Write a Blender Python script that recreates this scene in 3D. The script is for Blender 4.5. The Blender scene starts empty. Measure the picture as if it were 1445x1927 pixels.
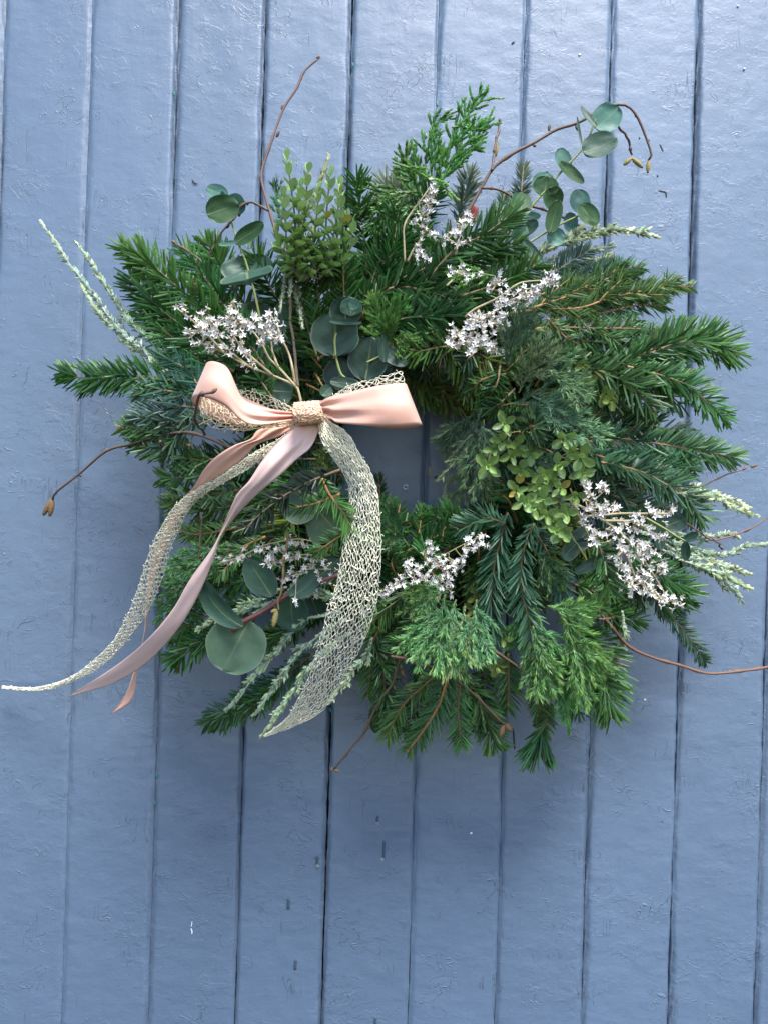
import bpy, math, random
import numpy as np
from mathutils import Matrix, Vector

random.seed(7)
rng = np.random.default_rng(11)
SC = bpy.context.scene
COL = SC.collection
R = math.radians

# ------------------------------------------------------------------ camera
K = 0.0005            # metres per photograph pixel on the wall
DIST = 1500           # camera distance from the wall in the same pixels
CX, CY = 722.5, 963.5
ROLL = R(1.75)
AX = np.array([math.cos(ROLL), 0, math.sin(ROLL)])      # picture right, on the wall
AU = np.array([-math.sin(ROLL), 0, math.cos(ROLL)])     # picture up, on the wall
cam_d = bpy.data.cameras.new('camera')
cam = bpy.data.objects.new('camera', cam_d)
COL.objects.link(cam)
cam.matrix_world = Matrix(((AX[0], AU[0], 0, 0), (0, 0, -1, -DIST * K), (AX[2], AU[2], 0, 0), (0, 0, 0, 1)))
cam_d.sensor_fit = 'VERTICAL'
cam_d.angle = 2 * math.atan(963.5 / DIST)
cam_d.clip_start = 0.01
cam_d.clip_end = 100
SC.camera = cam

# ------------------------------------------------------------------ light
SUN_EL, SUN_AZ = R(62), R(156)       # azimuth: 180 = straight in front of the wall
world = bpy.data.worlds.new('World')
SC.world = world
world.use_nodes = True
wn = world.node_tree
wn.nodes.clear()
sky = wn.nodes.new('ShaderNodeTexSky')
sky.sky_type = 'NISHITA'
sky.sun_disc = False
sky.sun_elevation = SUN_EL
sky.sun_rotation = SUN_AZ
sky.air_density = 1.0
sky.dust_density = 0.3
sky.ozone_density = 1.6
bg = wn.nodes.new('ShaderNodeBackground')
bg.inputs['Strength'].default_value = 0.06
wo = wn.nodes.new('ShaderNodeOutputWorld')
wn.links.new(sky.outputs[0], bg.inputs[0])
wn.links.new(bg.outputs[0], wo.inputs[0])
sun_d = bpy.data.lights.new('sun', 'SUN')
sun_d.energy = 1.5
sun_d.angle = R(22)
sun_d.color = (1.0, 0.97, 0.93)
sun = bpy.data.objects.new('sun', sun_d)
COL.objects.link(sun)
# direction towards the sun
sv = Vector((math.sin(SUN_AZ) * math.cos(SUN_EL), math.cos(SUN_AZ) * math.cos(SUN_EL), math.sin(SUN_EL)))
sun.rotation_euler = sv.to_track_quat('Z', 'Y').to_euler()
SC.view_settings.view_transform = 'Standard'
SC.view_settings.look = 'None'
SC.view_settings.gamma = 1
SC.view_settings.exposure = 2.38
try:
    SC.cycles.max_bounces = 8
    SC.cycles.use_denoising = True
except Exception:
    pass


# ------------------------------------------------------------------ helpers
def W(p):
    """points given as photograph x, photograph y, height above the wall (all in pixels) -> metres"""
    p = np.array(p, float).reshape(-1, 3)
    p[:, 2] = np.where(p[:, 2] > 25, 25 + (p[:, 2] - 25) * 1.75, p[:, 2])
    f = 1 - p[:, 2] / DIST
    u = (p[:, 0] - CX) * f * K
    v = (CY - p[:, 1]) * f * K
    o = u[:, None] * AX + v[:, None] * AU
    o[:, 1] = -p[:, 2] * K
    return o


def nrm(a):
    return a / np.maximum(np.linalg.norm(a, axis=-1, keepdims=True), 1e-9)


def cr(P, n):
    """smooth curve through the rows of P (Catmull-Rom), n samples evenly by length"""
    P = np.asarray(P, float)
    if len(P) == 2:
        t = np.linspace(0, 1, n)[:, None]
        return P[0] * (1 - t) + P[1] * t
    Q = np.vstack([2 * P[0] - P[1], P, 2 * P[-1] - P[-2]])
    out = []
    m = 14
    for i in range(1, len(Q) - 2):
        a, b, c, d = Q[i - 1:i + 3]
        t = np.linspace(0, 1, m, endpoint=False)[:, None]
        out.append(0.5 * (2 * b + (c - a) * t + (2 * a - 5 * b + 4 * c - d) * t ** 2 + (3 * b - a - 3 * c + d) * t ** 3))
    out.append(P[-1:])
    C = np.vstack(out)
    s = np.r_[0, np.cumsum(np.linalg.norm(np.diff(C[:, :3], axis=0), axis=1))]
    q = np.linspace(0, s[-1], n)
    return np.stack([np.interp(q, s, C[:, k]) for k in range(C.shape[1])], 1)


class MB:
    """collects quads with float attributes; builds ONE mesh object"""
    def __init__(self):
        self.v, self.f, self.a, self.n = [], [], {}, 0

    def add(self, V, F, **attrs):
        V = np.asarray(V, float).reshape(-1, 3)
        self.v.append(V)
        self.f.append(np.asarray(F, np.int64).reshape(-1, 4) + self.n)
        for k in set(self.a) | set(attrs):
            if k not in self.a:
                self.a[k] = [np.zeros(self.n)] if self.n else []
            x = attrs.get(k, 0.0)
            self.a[k].append(np.broadcast_to(np.asarray(x, float), (len(V),)).copy())
        self.n += len(V)

    def mesh(self, name, off=(0, 0, 0), smooth=True):
        V = np.vstack(self.v) - np.asarray(off)
        F = np.vstack(self.f)
        me = bpy.data.meshes.new(name)
        me.vertices.add(len(V))
        me.vertices.foreach_set('co', V.astype(np.float32).ravel())
        me.loops.add(F.size)
        me.loops.foreach_set('vertex_index', F.astype(np.int32).ravel())
        me.polygons.add(len(F))
        me.polygons.foreach_set('loop_start', np.arange(0, F.size, 4, dtype=np.int32))
        me.polygons.foreach_set('use_smooth', np.full(len(F), smooth))
        for k, x in self.a.items():
            at = me.attributes.new(k, 'FLOAT', 'POINT')
            at.data.foreach_set('value', np.concatenate(x).astype(np.float32))
        me.update(calc_edges=True)
        me.validate()
        return me

    def build(self, name, mat, parent=None, color=None, kind=None, label=None, smooth=True):
        me = self.mesh(name, ORG if parent else (0, 0, 0), smooth)
        return put(name, me, mat, parent, color, kind, label)


ORG = np.zeros(3)      # world place of the thing that is being built


def put(name, me, mat, parent=None, color=None, kind=None, label=None):
    o = bpy.data.objects.new(name, me)
    COL.objects.link(o)
    if mat and not me.materials:
        me.materials.append(mat)
    if parent:
        o.parent = parent
    if color is not None:
        o.color = (*color, 1)
    if kind:
        o['kind'] = kind
    if label:
        o['label'] = label
    return o


def thing(name, label, cat, loc):
    global ORG
    o = bpy.data.objects.new(name, None)
    COL.objects.link(o)
    o.location = loc
    o.empty_display_size = 0.05
    o['label'] = label
    o['category'] = cat
    ORG = np.asarray(loc, float)
    return o


def frames(P, ref=(0, -1, 0)):
    T = nrm(np.gradient(P, axis=0))
    N = np.asarray(ref, float) - T * (T @ np.asarray(ref, float))[:, None]
    bad = np.linalg.norm(N, axis=1) < 0.15
    if bad.any():
        alt = np.array([0, 0, 1.0])
        N[bad] = alt - T[bad] * (T[bad] @ alt)[:, None]
    N = nrm(N)
    return T, N, np.cross(T, N)


def tube(mb, P, rad, sides=6, **at):
    """P in metres, rad scalar or per point in metres"""
    P = np.asarray(P, float)
    n = len(P)
    rad = np.broadcast_to(np.asarray(rad, float), (n,)).copy()
    T, N, S = frames(P)
    P = np.vstack([P[:1], P, P[-1:]])
    rad = np.r_[0, rad, 0]
    N = np.vstack([N[:1], N, N[-1:]])
    S = np.vstack([S[:1], S, S[-1:]])
    n += 2
    a = np.linspace(0, 2 * np.pi, sides, endpoint=False)
    V = P[:, None] + rad[:, None, None] * (np.cos(a)[None, :, None] * N[:, None] + np.sin(a)[None, :, None] * S[:, None])
    i, j = np.meshgrid(np.arange(n - 1), np.arange(sides), indexing='ij')
    j2 = (j + 1) % sides
    F = np.stack([i * sides + j, i * sides + j2, (i + 1) * sides + j2, (i + 1) * sides + j], -1)
    mb.add(V, F, **at)


def grid_faces(n, m):
    i, j = np.meshgrid(np.arange(n - 1), np.arange(m - 1), indexing='ij')
    return np.stack([i * m + j, (i + 1) * m + j, (i + 1) * m + j + 1, i * m + j + 1], -1).reshape(-1, 4)


def blades(mb, B, D, U, L, w, prof, bend=0.15, fold=0.18, bdir=None, age=0.0):
    """needles, scales and grass-like blades: bases B, directions D, face normals U"""
    n = len(B)
    L = np.broadcast_to(L, (n,))
    w = np.broadcast_to(w, (n,))
    D = nrm(D)
    S = nrm(np.cross(D, U))
    U = np.cross(S, D)
    if bdir is None:
        bdir = U
    k = len(prof)
    s = np.linspace(0, 1, k)
    bend = np.broadcast_to(bend, (n,))
    C = B[:, None] + D[:, None] * (L[:, None] * s)[..., None] + bdir[:, None] * (bend[:, None] * L[:, None] * s ** 2)[..., None]
    hw = 0.5 * w[:, None] * np.asarray(prof)[None]
    V = np.stack([C - S[:, None] * hw[..., None], C + U[:, None] * (fold * hw * 2)[..., None], C + S[:, None] * hw[..., None]], 2)
    V = V.reshape(-1, 3)
    base = np.arange(n)[:, None, None] * (k * 3)
    i = np.arange(k - 1)[None, :, None] * 3
    j = np.arange(2)[None, None, :]
    f = base + i + j
    F = np.stack([f, f + 1, f + 4, f + 3], -1).reshape(-1, 4)
    shade = np.repeat(rng.random(n), k * 3)
    along = np.tile(np.repeat(s, 3), n)
    mb.add(V, F, shade=shade, along=along, age=np.repeat(np.broadcast_to(age, (n,)), k * 3))


def vnoise(x, y, seed=0):
    """smooth value noise in 2-D, about -1..1"""
    r = np.random.default_rng(seed).random((64, 64)) * 2 - 1
    xi, yi = np.floor(x).astype(int), np.floor(y).astype(int)
    fx, fy = x - xi, y - yi
    fx, fy = fx * fx * (3 - 2 * fx), fy * fy * (3 - 2 * fy)
    g = lambda a, b: r[a % 64, b % 64]
    return (g(xi, yi) * (1 - fx) + g(xi + 1, yi) * fx) * (1 - fy) + (g(xi, yi + 1) * (1 - fx) + g(xi + 1, yi + 1) * fx) * fy


def parse(s, d0, d1=None):
    """'x,y x,y,d ...' -> rows of x, y, height; heights run from d0 to d1 where not given"""
    d1 = d0 if d1 is None else d1
    rows = [[float(q) for q in t.split(',')] for t in s.split()]
    n = len(rows)
    return np.array([r if len(r) == 3 else [r[0], r[1], d0 + (d1 - d0) * i / max(n - 1, 1)] for i, r in enumerate(rows)])


# ------------------------------------------------------------------ materials
def new_mat(name):
    m = bpy.data.materials.new(name)
    m.use_nodes = True
    nt = m.node_tree
    b = nt.nodes['Principled BSDF']
    return m, nt, b


def nd(nt, typ, **kw):
    n = nt.nodes.new(typ)
    for k, v in kw.items():
        if k in n.inputs:
            n.inputs[k].default_value = v
        else:
            setattr(n, k, v)
    return n


def lk(nt, a, b):
    nt.links.new(a, b)


def mixc(nt, fac, a, b, blend='MIX'):
    n = nt.nodes.new('ShaderNodeMix')
    n.data_type = 'RGBA'
    n.blend_type = blend
    for sock, val in ((n.inputs[0], fac), (n.inputs[6], a), (n.inputs[7], b)):
        if isinstance(val, (int, float)):
            sock.default_value = val
        elif isinstance(val, tuple):
            sock.default_value = (*val, 1) if len(val) == 3 else val
        else:
            lk(nt, val, sock)
    return n.outputs[2]


def math_n(nt, op, a, b=0.0, c=None):
    n = nt.nodes.new('ShaderNodeMath')
    n.operation = op
    for i, v in enumerate((a, b) if c is None else (a, b, c)):
        if isinstance(v, (int, float)):
            n.inputs[i].default_value = v
        else:
            lk(nt, v, n.inputs[i])
    return n.outputs[0]


def ramp(nt, fac, stops):
    n = nt.nodes.new('ShaderNodeValToRGB')
    e = n.color_ramp.elements
    while len(e) < len(stops):
        e.new(0.5)
    for q, (p, c) in zip(e, stops):
        q.position = p
        q.color = (*c, 1) if isinstance(c, tuple) else (c, c, c, 1)
    lk(nt, fac, n.inputs[0])
    return n.outputs[0]


def noise(nt, vec, scale, detail=3.0, rough=0.5, dist=0.0):
    n = nd(nt, 'ShaderNodeTexNoise', Scale=scale, Detail=detail, Roughness=rough, Distortion=dist)
    if vec is not None:
        lk(nt, vec, n.inputs['Vector'])
    return n.outputs['Fac']


def bumpn(nt, h, strength, dist, prev=None):
    n = nd(nt, 'ShaderNodeBump', Strength=strength, Distance=dist)
    lk(nt, h, n.inputs['Height'])
    if prev is not None:
        lk(nt, prev, n.inputs['Normal'])
    return n.outputs[0]


def mat_paint():
    m, nt, b = new_mat('grey_blue_gloss_paint')
    pos = nt.nodes.new('ShaderNodeNewGeometry').outputs['Position']
    mp = nd(nt, 'ShaderNodeMapping')
    mp.inputs['Scale'].default_value = (1, 1, 0.12)
    lk(nt, pos, mp.inputs['Vector'])
    st = mp.outputs[0]
    mp2 = nd(nt, 'ShaderNodeMapping')
    mp2.inputs['Scale'].default_value = (0.9, 1, 1.15)
    lk(nt, pos, mp2.inputs['Vector'])
    wide = mp2.outputs[0]
    # colour: slight tone drift, dirt caught in ridges
    drift = noise(nt, pos, 7, 4, 0.6)
    c = mixc(nt, drift, (0.090, 0.143, 0.228), (0.104, 0.160, 0.249))
    streak = noise(nt, st, 190, 4, 0.65)
    c = mixc(nt, math_n(nt, 'MULTIPLY', streak, 0.25), c, (0.078, 0.118, 0.184))
    oi = nt.nodes.new('ShaderNodeObjectInfo')
    tone = nd(nt, 'ShaderNodeMapRange', **{'To Min': 0.92, 'To Max': 1.07})
    lk(nt, oi.outputs['Random'], tone.inputs[0])
    tc = nt.nodes.new('ShaderNodeCombineColor')
    for k in range(3):
        lk(nt, tone.outputs[0], tc.inputs[k])
    c = mixc(nt, 1.0, c, tc.outputs[0], 'MULTIPLY')
    # short curved ridges: thin band of a noise, only in patches
    rn = noise(nt, wide, 55, 2.5, 0.55, 0.9)
    band = ramp(nt, rn, [(0.0, 0.0), (0.488, 0.0), (0.5, 1.0), (0.512, 0.0), (1.0, 0.0)])
    patch = ramp(nt, noise(nt, pos, 21, 3, 0.6), [(0.0, 0.0), (0.54, 0.0), (0.64, 1.0)])
    rid = math_n(nt, 'MULTIPLY', band, patch)
    rn2 = noise(nt, st, 130, 2, 0.5, 0.4)
    band2 = ramp(nt, rn2, [(0.0, 0.0), (0.49, 0.0), (0.5, 1.0), (0.51, 0.0), (1.0, 0.0)])
    patch2 = ramp(nt, noise(nt, pos, 30, 2, 0.5), [(0.0, 0.0), (0.60, 0.0), (0.68, 1.0)])
    crk = math_n(nt, 'MULTIPLY', band2, patch2)
    c = mixc(nt, math_n(nt, 'MULTIPLY', crk, 0.55), c, (0.05, 0.06, 0.075))
    c = mixc(nt, math_n(nt, 'MULTIPLY', rid, 0.18), c, (0.07, 0.09, 0.12))
    # tiny chips down to older paint
    chip = ramp(nt, noise(nt, pos, 75, 2, 0.5), [(0.0, 0.0), (0.765, 0.0), (0.785, 1.0)])
    c = mixc(nt, math_n(nt, 'MULTIPLY', chip, 0.6), c, (0.045, 0.055, 0.06))
    # grime in the depth of the joints
    sx = nt.nodes.new('ShaderNodeSeparateXYZ')
    lk(nt, pos, sx.inputs[0])
    dep = nd(nt, 'ShaderNodeMapRange', **{'From Min': 0.0014, 'From Max': 0.0044})
    lk(nt, sx.outputs['Y'], dep.inputs[0])
    gr = math_n(nt, 'MULTIPLY', dep.outputs[0], noise(nt, st, 300, 3, 0.6))
    c = mixc(nt, math_n(nt, 'MULTIPLY', gr, 0.8), c, (0.06, 0.07, 0.085))
    lk(nt, c, b.inputs['Base Color'])
    rr = nd(nt, 'ShaderNodeMapRange', **{'To Min': 0.42, 'To Max': 0.56})
    lk(nt, noise(nt, pos, 40, 3, 0.6), rr.inputs[0])
    lk(nt, rr.outputs[0], b.inputs['Roughness'])
    b.inputs['IOR'].default_value = 1.62
    b.inputs['Coat Weight'].default_value = 0.85
    b.inputs['Coat IOR'].default_value = 1.6
    b.inputs['Coat Roughness'].default_value = 0.5
    # relief
    n1 = bumpn(nt, noise(nt, pos, 34, 4, 0.55, 0.5), 0.25, 0.0026)
    n2 = bumpn(nt, noise(nt, wide, 150, 4, 0.6, 0.6), 0.26, 0.0012, n1)
    n3 = bumpn(nt, streak, 0.32, 0.0007, n2)
    # flaked layers under the top coat: plateaus with crisp curled edges, in patches
    fl1 = ramp(nt, noise(nt, wide, 38, 5, 0.62, 0.8), [(0.0, 0.0), (0.565, 0.0), (0.578, 1.0), (1.0, 0.85)])
    fl2 = ramp(nt, noise(nt, wide, 95, 4, 0.6, 0.5), [(0.0, 0.0), (0.56, 0.0), (0.585, 1.0), (1.0, 0.9)])
    pm = ramp(nt, noise(nt, pos, 9, 3, 0.6), [(0.0, 0.05), (0.45, 0.1), (0.62, 1.0)])
    n3 = bumpn(nt, math_n(nt, 'MULTIPLY', fl1, pm), 0.42, 0.0007, n3)
    n3 = bumpn(nt, math_n(nt, 'MULTIPLY', fl2, pm), 0.4, 0.00045, n3)
    n4 = bumpn(nt, rid, 0.8, 0.0008, n3)
    n5 = bumpn(nt, noise(nt, pos, 520, 3, 0.6), 0.25, 0.0003, n4)
    n6 = nd(nt, 'ShaderNodeBump', Strength=0.8, Distance=0.0006, invert=True)
    lk(nt, crk, n6.inputs['Height'])
    lk(nt, n5, n6.inputs['Normal'])
    lk(nt, n6.outputs[0], b.inputs['Normal'])
    return m


def mat_needle():
    m, nt, b = new_mat('conifer_needle')
    oi = nt.nodes.new('ShaderNodeObjectInfo')
    a = lambda k: nd(nt, 'ShaderNodeAttribute', attribute_name=k).outputs['Fac']
    sh, al, ag = a('shade'), a('along'), a('age')
    base = oi.outputs['Color']
    f = nd(nt, 'ShaderNodeMapRange', **{'To Min': 0.35, 'To Max': 1.85})
    lk(nt, sh, f.inputs[0])
    cc = nt.nodes.new('ShaderNodeCombineColor')
    for i in range(3):
        lk(nt, f.outputs[0], cc.inputs[i])
    c = mixc(nt, 1.0, base, cc.outputs[0], 'MULTIPLY')
    # young growth: lighter and yellower
    young = mixc(nt, 1.0, base, (3.0, 2.3, 1.6), 'MULTIPLY')
    c = mixc(nt, ag, c, young)
    tipf = ramp(nt, al, [(0.0, 0.35), (0.12, 0.0), (0.8, 0.0), (1.0, 0.6)])
    c = mixc(nt, tipf, c, mixc(nt, 1.0, base, (2.6, 2.0, 1.4), 'MULTIPLY'))
    brown = ramp(nt, sh, [(0.0, 0.0), (0.985, 0.0), (0.99, 1.0)])
    c = mixc(nt, math_n(nt, 'MULTIPLY', brown, 0.8), c, (0.10, 0.055, 0.022))
    # pale underside
    geo = nt.nodes.new('ShaderNodeNewGeometry')
    under = mixc(nt, 0.55, c, mixc(nt, 0.6, base, (0.17, 0.24, 0.20)))
    c = mixc(nt, math_n(nt, 'MULTIPLY', geo.outputs['Backfacing'], 0.5), c, under)
    lk(nt, c, b.inputs['Base Color'])
    b.inputs['Roughness'].default_value = 0.36
    b.inputs['Specular IOR Level'].default_value = 0.34
    tr = nt.nodes.new('ShaderNodeBsdfTranslucent')
    lk(nt, c, tr.inputs['Color'])
    mx = nt.nodes.new('ShaderNodeMixShader')
    mx.inputs[0].default_value = 0.22
    lk(nt, b.outputs[0], mx.inputs[1])
    lk(nt, tr.outputs[0], mx.inputs[2])
    lk(nt, mx.outputs[0], nt.nodes['Material Output'].inputs[0])
    return m


def mat_bark():
    m, nt, b = new_mat('twig_bark')
    oi = nt.nodes.new('ShaderNodeObjectInfo')
    pos = nt.nodes.new('ShaderNodeNewGeometry').outputs['Position']
    n = noise(nt, pos, 900, 3, 0.6)
    n2 = noise(nt, pos, 130, 2, 0.5)
    c = mixc(nt, math_n(nt, 'MULTIPLY', n, 0.9), mixc(nt, 1.0, oi.outputs['Color'], (0.55, 0.55, 0.55), 'MULTIPLY'),
             mixc(nt, 1.0, oi.outputs['Color'], (1.45, 1.4, 1.35), 'MULTIPLY'))
    c = mixc(nt, math_n(nt, 'MULTIPLY', n2, 0.35), c, (0.12, 0.10, 0.08))
    lk(nt, c, b.inputs['Base Color'])
    b.inputs['Roughness'].default_value = 0.6
    lk(nt, bumpn(nt, n, 0.5, 0.0006), b.inputs['Normal'])
    return m


def mat_leaf(name, rough, bloom, vein):
    m, nt, b = new_mat(name)
    oi = nt.nodes.new('ShaderNodeObjectInfo')
    base = oi.outputs['Color']
    pos = nt.nodes.new('ShaderNodeNewGeometry').outputs['Position']
    geo = nt.nodes.new('ShaderNodeNewGeometry')
    a = lambda k: nd(nt, 'ShaderNodeAttribute', attribute_name=k).outputs['Fac']
    lu, lv = a('lu'), a('lv')              # along the leaf 0..1, across -1..1
    mott = noise(nt, pos, 160, 4, 0.62)
    c = mixc(nt, mott, mixc(nt, 1.0, base, (0.72, 0.75, 0.78), 'MULTIPLY'), mixc(nt, 1.0, base, (1.3, 1.27, 1.25), 'MULTIPLY'))
    # waxy bloom in soft patches
    bl = ramp(nt, noise(nt, pos, 60, 3, 0.6), [(0.35, 0.0), (0.75, 1.0)])
    c = mixc(nt, math_n(nt, 'MULTIPLY', bl, bloom), c, (0.15, 0.24, 0.22))
    # midrib and side veins
    av = math_n(nt, 'ABSOLUTE', lv)
    mid = ramp(nt, av, [(0.0, 1.0), (0.035, 0.6), (0.06, 0.0)])
    mid = math_n(nt, 'MULTIPLY', mid, ramp(nt, lu, [(0.0, 1.0), (0.95, 0.1)]))
    sv_ = math_n(nt, 'SINE', math_n(nt, 'MULTIPLY', math_n(nt, 'SUBTRACT', lu, math_n(nt, 'MULTIPLY', av, 0.30)), 42.0))
    sv_ = ramp(nt, sv_, [(0.0, 0.0), (0.9, 0.0), (0.99, 1.0)])
    vv = math_n(nt, 'MAXIMUM', mid, math_n(nt, 'MULTIPLY', math_n(nt, 'MULTIPLY', sv_, mott), 0.16))
    c = mixc(nt, math_n(nt, 'MULTIPLY', vv, vein), c, (0.32, 0.37, 0.16))
    # pale thin margin
    mg = ramp(nt, a('edge'), [(0.0, 0.0), (0.93, 0.0), (1.0, 1.0)])
    c = mixc(nt, math_n(nt, 'MULTIPLY', mg, 0.35), c, (0.26, 0.30, 0.22))
    sp = ramp(nt, noise(nt, pos, 420, 2, 0.5), [(0.0, 0.0), (0.73, 0.0), (0.77, 1.0)])
    c = mixc(nt, math_n(nt, 'MULTIPLY', sp, 0.35), c, (0.10, 0.11, 0.06))
    lk(nt, c, b.inputs['Base Color'])
    b.inputs['Roughness'].default_value = rough
    b.inputs['Specular IOR Level'].default_value = 0.35
    lk(nt, bumpn(nt, vv, 0.25, 0.0006, bumpn(nt, mott, 0.25, 0.001)), b.inputs['Normal'])
    tr = nt.nodes.new('ShaderNodeBsdfTranslucent')
    lk(nt, c, tr.inputs['Color'])
    mx = nt.nodes.new('ShaderNodeMixShader')
    mx.inputs[0].default_value = 0.18
    lk(nt, b.outputs[0], mx.inputs[1])
    lk(nt, tr.outputs[0], mx.inputs[2])
    lk(nt, mx.outputs[0], nt.nodes['Material Output'].inputs[0])
    return m


def mat_petal():
    m, nt, b = new_mat('dried_petal')
    a = nd(nt, 'ShaderNodeAttribute', attribute_name='along').outputs['Fac']
    oi = nt.nodes.new('ShaderNodeObjectInfo')
    c = ramp(nt, a, [(0.0, (0.42, 0.33, 0.18)), (0.28, (0.55, 0.46, 0.32)), (0.36, (0.64, 0.54, 0.54)), (0.48, (0.80, 0.78, 0.79)), (1.0, (0.87, 0.86, 0.87))])
    c = mixc(nt, math_n(nt, 'MULTIPLY', math_n(nt, 'POWER', oi.outputs['Random'], 3.0), 0.4), c, (0.56, 0.49, 0.38))
    lk(nt, c, b.inputs['Base Color'])
    b.inputs['Roughness'].default_value = 0.6
    return m


def mat_satin():
    m, nt, b = new_mat('peach_satin')
    oi = nt.nodes.new('ShaderNodeObjectInfo')
    pos = nt.nodes.new('ShaderNodeNewGeometry').outputs['Position']
    a = lambda k: nd(nt, 'ShaderNodeAttribute', attribute_name=k).outputs['Fac']
    w = nd(nt, 'ShaderNodeTexWave', Scale=900.0, Distortion=0.3)
    lk(nt, pos, w.inputs['Vector'])
    c = mixc(nt, math_n(nt, 'MULTIPLY', noise(nt, pos, 35, 3, 0.5), 0.22), oi.outputs['Color'], (0.80, 0.42, 0.33))
    sel = ramp(nt, math_n(nt, 'ABSOLUTE', a('rv')), [(0.0, 0.0), (0.94, 0.0), (0.97, 1.0)])
    c = mixc(nt, math_n(nt, 'MULTIPLY', sel, 0.4), c, (0.66, 0.34, 0.27))
    lk(nt, c, b.inputs['Base Color'])
    b.inputs['Roughness'].default_value = 0.36
    b.inputs['Specular IOR Level'].default_value = 0.42
    b.inputs['Anisotropic'].default_value = 0.5
    b.inputs['Sheen Weight'].default_value = 0.25
    b.inputs['Sheen Roughness'].default_value = 0.4
    lk(nt, bumpn(nt, noise(nt, pos, 90, 2, 0.5), 0.12, 0.002, bumpn(nt, w.outputs['Fac'], 0.08, 0.0002)), b.inputs['Normal'])
    tr = nt.nodes.new('ShaderNodeBsdfTranslucent')
    lk(nt, c, tr.inputs['Color'])
    mx = nt.nodes.new('ShaderNodeMixShader')
    mx.inputs[0].default_value = 0.10
    lk(nt, b.outputs[0], mx.inputs[1])
    lk(nt, tr.outputs[0], mx.inputs[2])
    lk(nt, mx.outputs[0], nt.nodes['Material Output'].inputs[0])
    return m


def mat_plain(name, rough=0.7, col=None, nz=0.3, scale=400, spec=0.3):
    m, nt, b = new_mat(name)
    pos = nt.nodes.new('ShaderNodeNewGeometry').outputs['Position']
    base = nt.nodes.new('ShaderNodeObjectInfo').outputs['Color'] if col is None else None
    n = noise(nt, pos, scale, 3, 0.6)
    if base is None:
        rgb = nt.nodes.new('ShaderNodeRGB')
        rgb.outputs[0].default_value = (*col, 1)
        base = rgb.outputs[0]
    c = mixc(nt, n, mixc(nt, 1.0, base, (1 - nz,) * 3, 'MULTIPLY'), mixc(nt, 1.0, base, (1 + nz,) * 3, 'MULTIPLY'))
    lk(nt, c, b.inputs['Base Color'])
    b.inputs['Roughness'].default_value = rough
    b.inputs['Specular IOR Level'].default_value = spec
    lk(nt, bumpn(nt, n, 0.3, 0.0005), b.inputs['Normal'])
    return m


M_PAINT = mat_paint()
M_NEEDLE = mat_needle()
M_BARK = mat_bark()
M_EUC = mat_leaf('eucalyptus_leaf_skin', 0.5, 0.07, 0.5)
M_HEBE = mat_leaf('small_leaf_skin', 0.42, 0.06, 0.30)
M_PETAL = mat_petal()
M_SATIN = mat_satin()
M_LACE = mat_plain('cream_lace_thread', 0.85, None, 0.18, 600, 0.15)
M_MOSS = mat_plain('dark_moss', 0.95, (0.018, 0.022, 0.010), 0.5, 300, 0.1)
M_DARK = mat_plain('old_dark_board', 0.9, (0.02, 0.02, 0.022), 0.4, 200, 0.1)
M_MARK = mat_plain('paint_mark', 0.5, None, 0.15, 800, 0.4)
M_CATKIN = mat_plain('catkin_scales', 0.75, None, 0.45, 900, 0.2)
M_WATER, _nt, _b = new_mat('water_drop_skin')
_b.inputs['Transmission Weight'].default_value = 0.85
_b.inputs['Roughness'].default_value = 0.05
_b.inputs['IOR'].default_value = 1.33
_b.inputs['Base Color'].default_value = (0.9, 0.95, 1, 1)
M_STEEL, _nt, _b = new_mat('bright_steel')
_b.inputs['Metallic'].default_value = 1.0
_b.inputs['Roughness'].default_value = 0.3
_b.inputs['Base Color'].default_value = (0.55, 0.56, 0.6, 1)

# ------------------------------------------------------------------ the boarded wall
wall = thing('boarded_wall', 'blue grey gloss painted wall of upright wooden planks behind the wreath', 'wall', (0, 0, -1.3))
PW = 163.2 * K                       # plank width
X0 = W([(337 - 0.5, 0, 0)])[0]       # a point of the joint right of the second plank in view
XJ = X0[0] + (0 - 0) - 0             # its x does not change with z: the planks are upright
rows_mid = np.arange(-0.52, 0.5201, 0.0021)
ZR = np.r_[np.linspace(-1.3, -0.53, 30), rows_mid, np.linspace(0.53, 1.2, 30)]
# how open each joint is (mean gap, swing), from the left
GAPS = {-2: (0.3, .8), -1: (-0.25, .7), 0: (0.3, 1.0), 1: (0.6, 1.2), 2: (0.9, 1.2), 3: (0.15, .9), 4: (0.25, .9), 5: (0.8, 1.2), 6: (0.8, .9), 7: (0.6, 1.0)}


def joint(i):
    """half gap (m) and sideways wander (m) of joint i along ZR"""
    mean, sw = GAPS.get(i, (0.2, 0.5))
    z = ZR
    g = mean * 0.9 + sw * (0.8 * vnoise(z * 9 + i * 7.3, z * 0 + i, 3) + 0.5 * vnoise(z * 60, z * 0 + i + .5, 4) + 0.35 * vnoise(z * 210, z * 0 + i + .5, 5)) - 0.15
    wd = 0.5 * vnoise(z * 5 + i * 3.1, z * 0 + i + .3, 6) + 0.22 * vnoise(z * 45, z * 0 + i + .3, 7) + 0.12 * vnoise(z * 170, z * 0 + i + .3, 17)
    return np.maximum(g, 0.02) * 0.75e-3, wd * 0.9e-3


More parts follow.
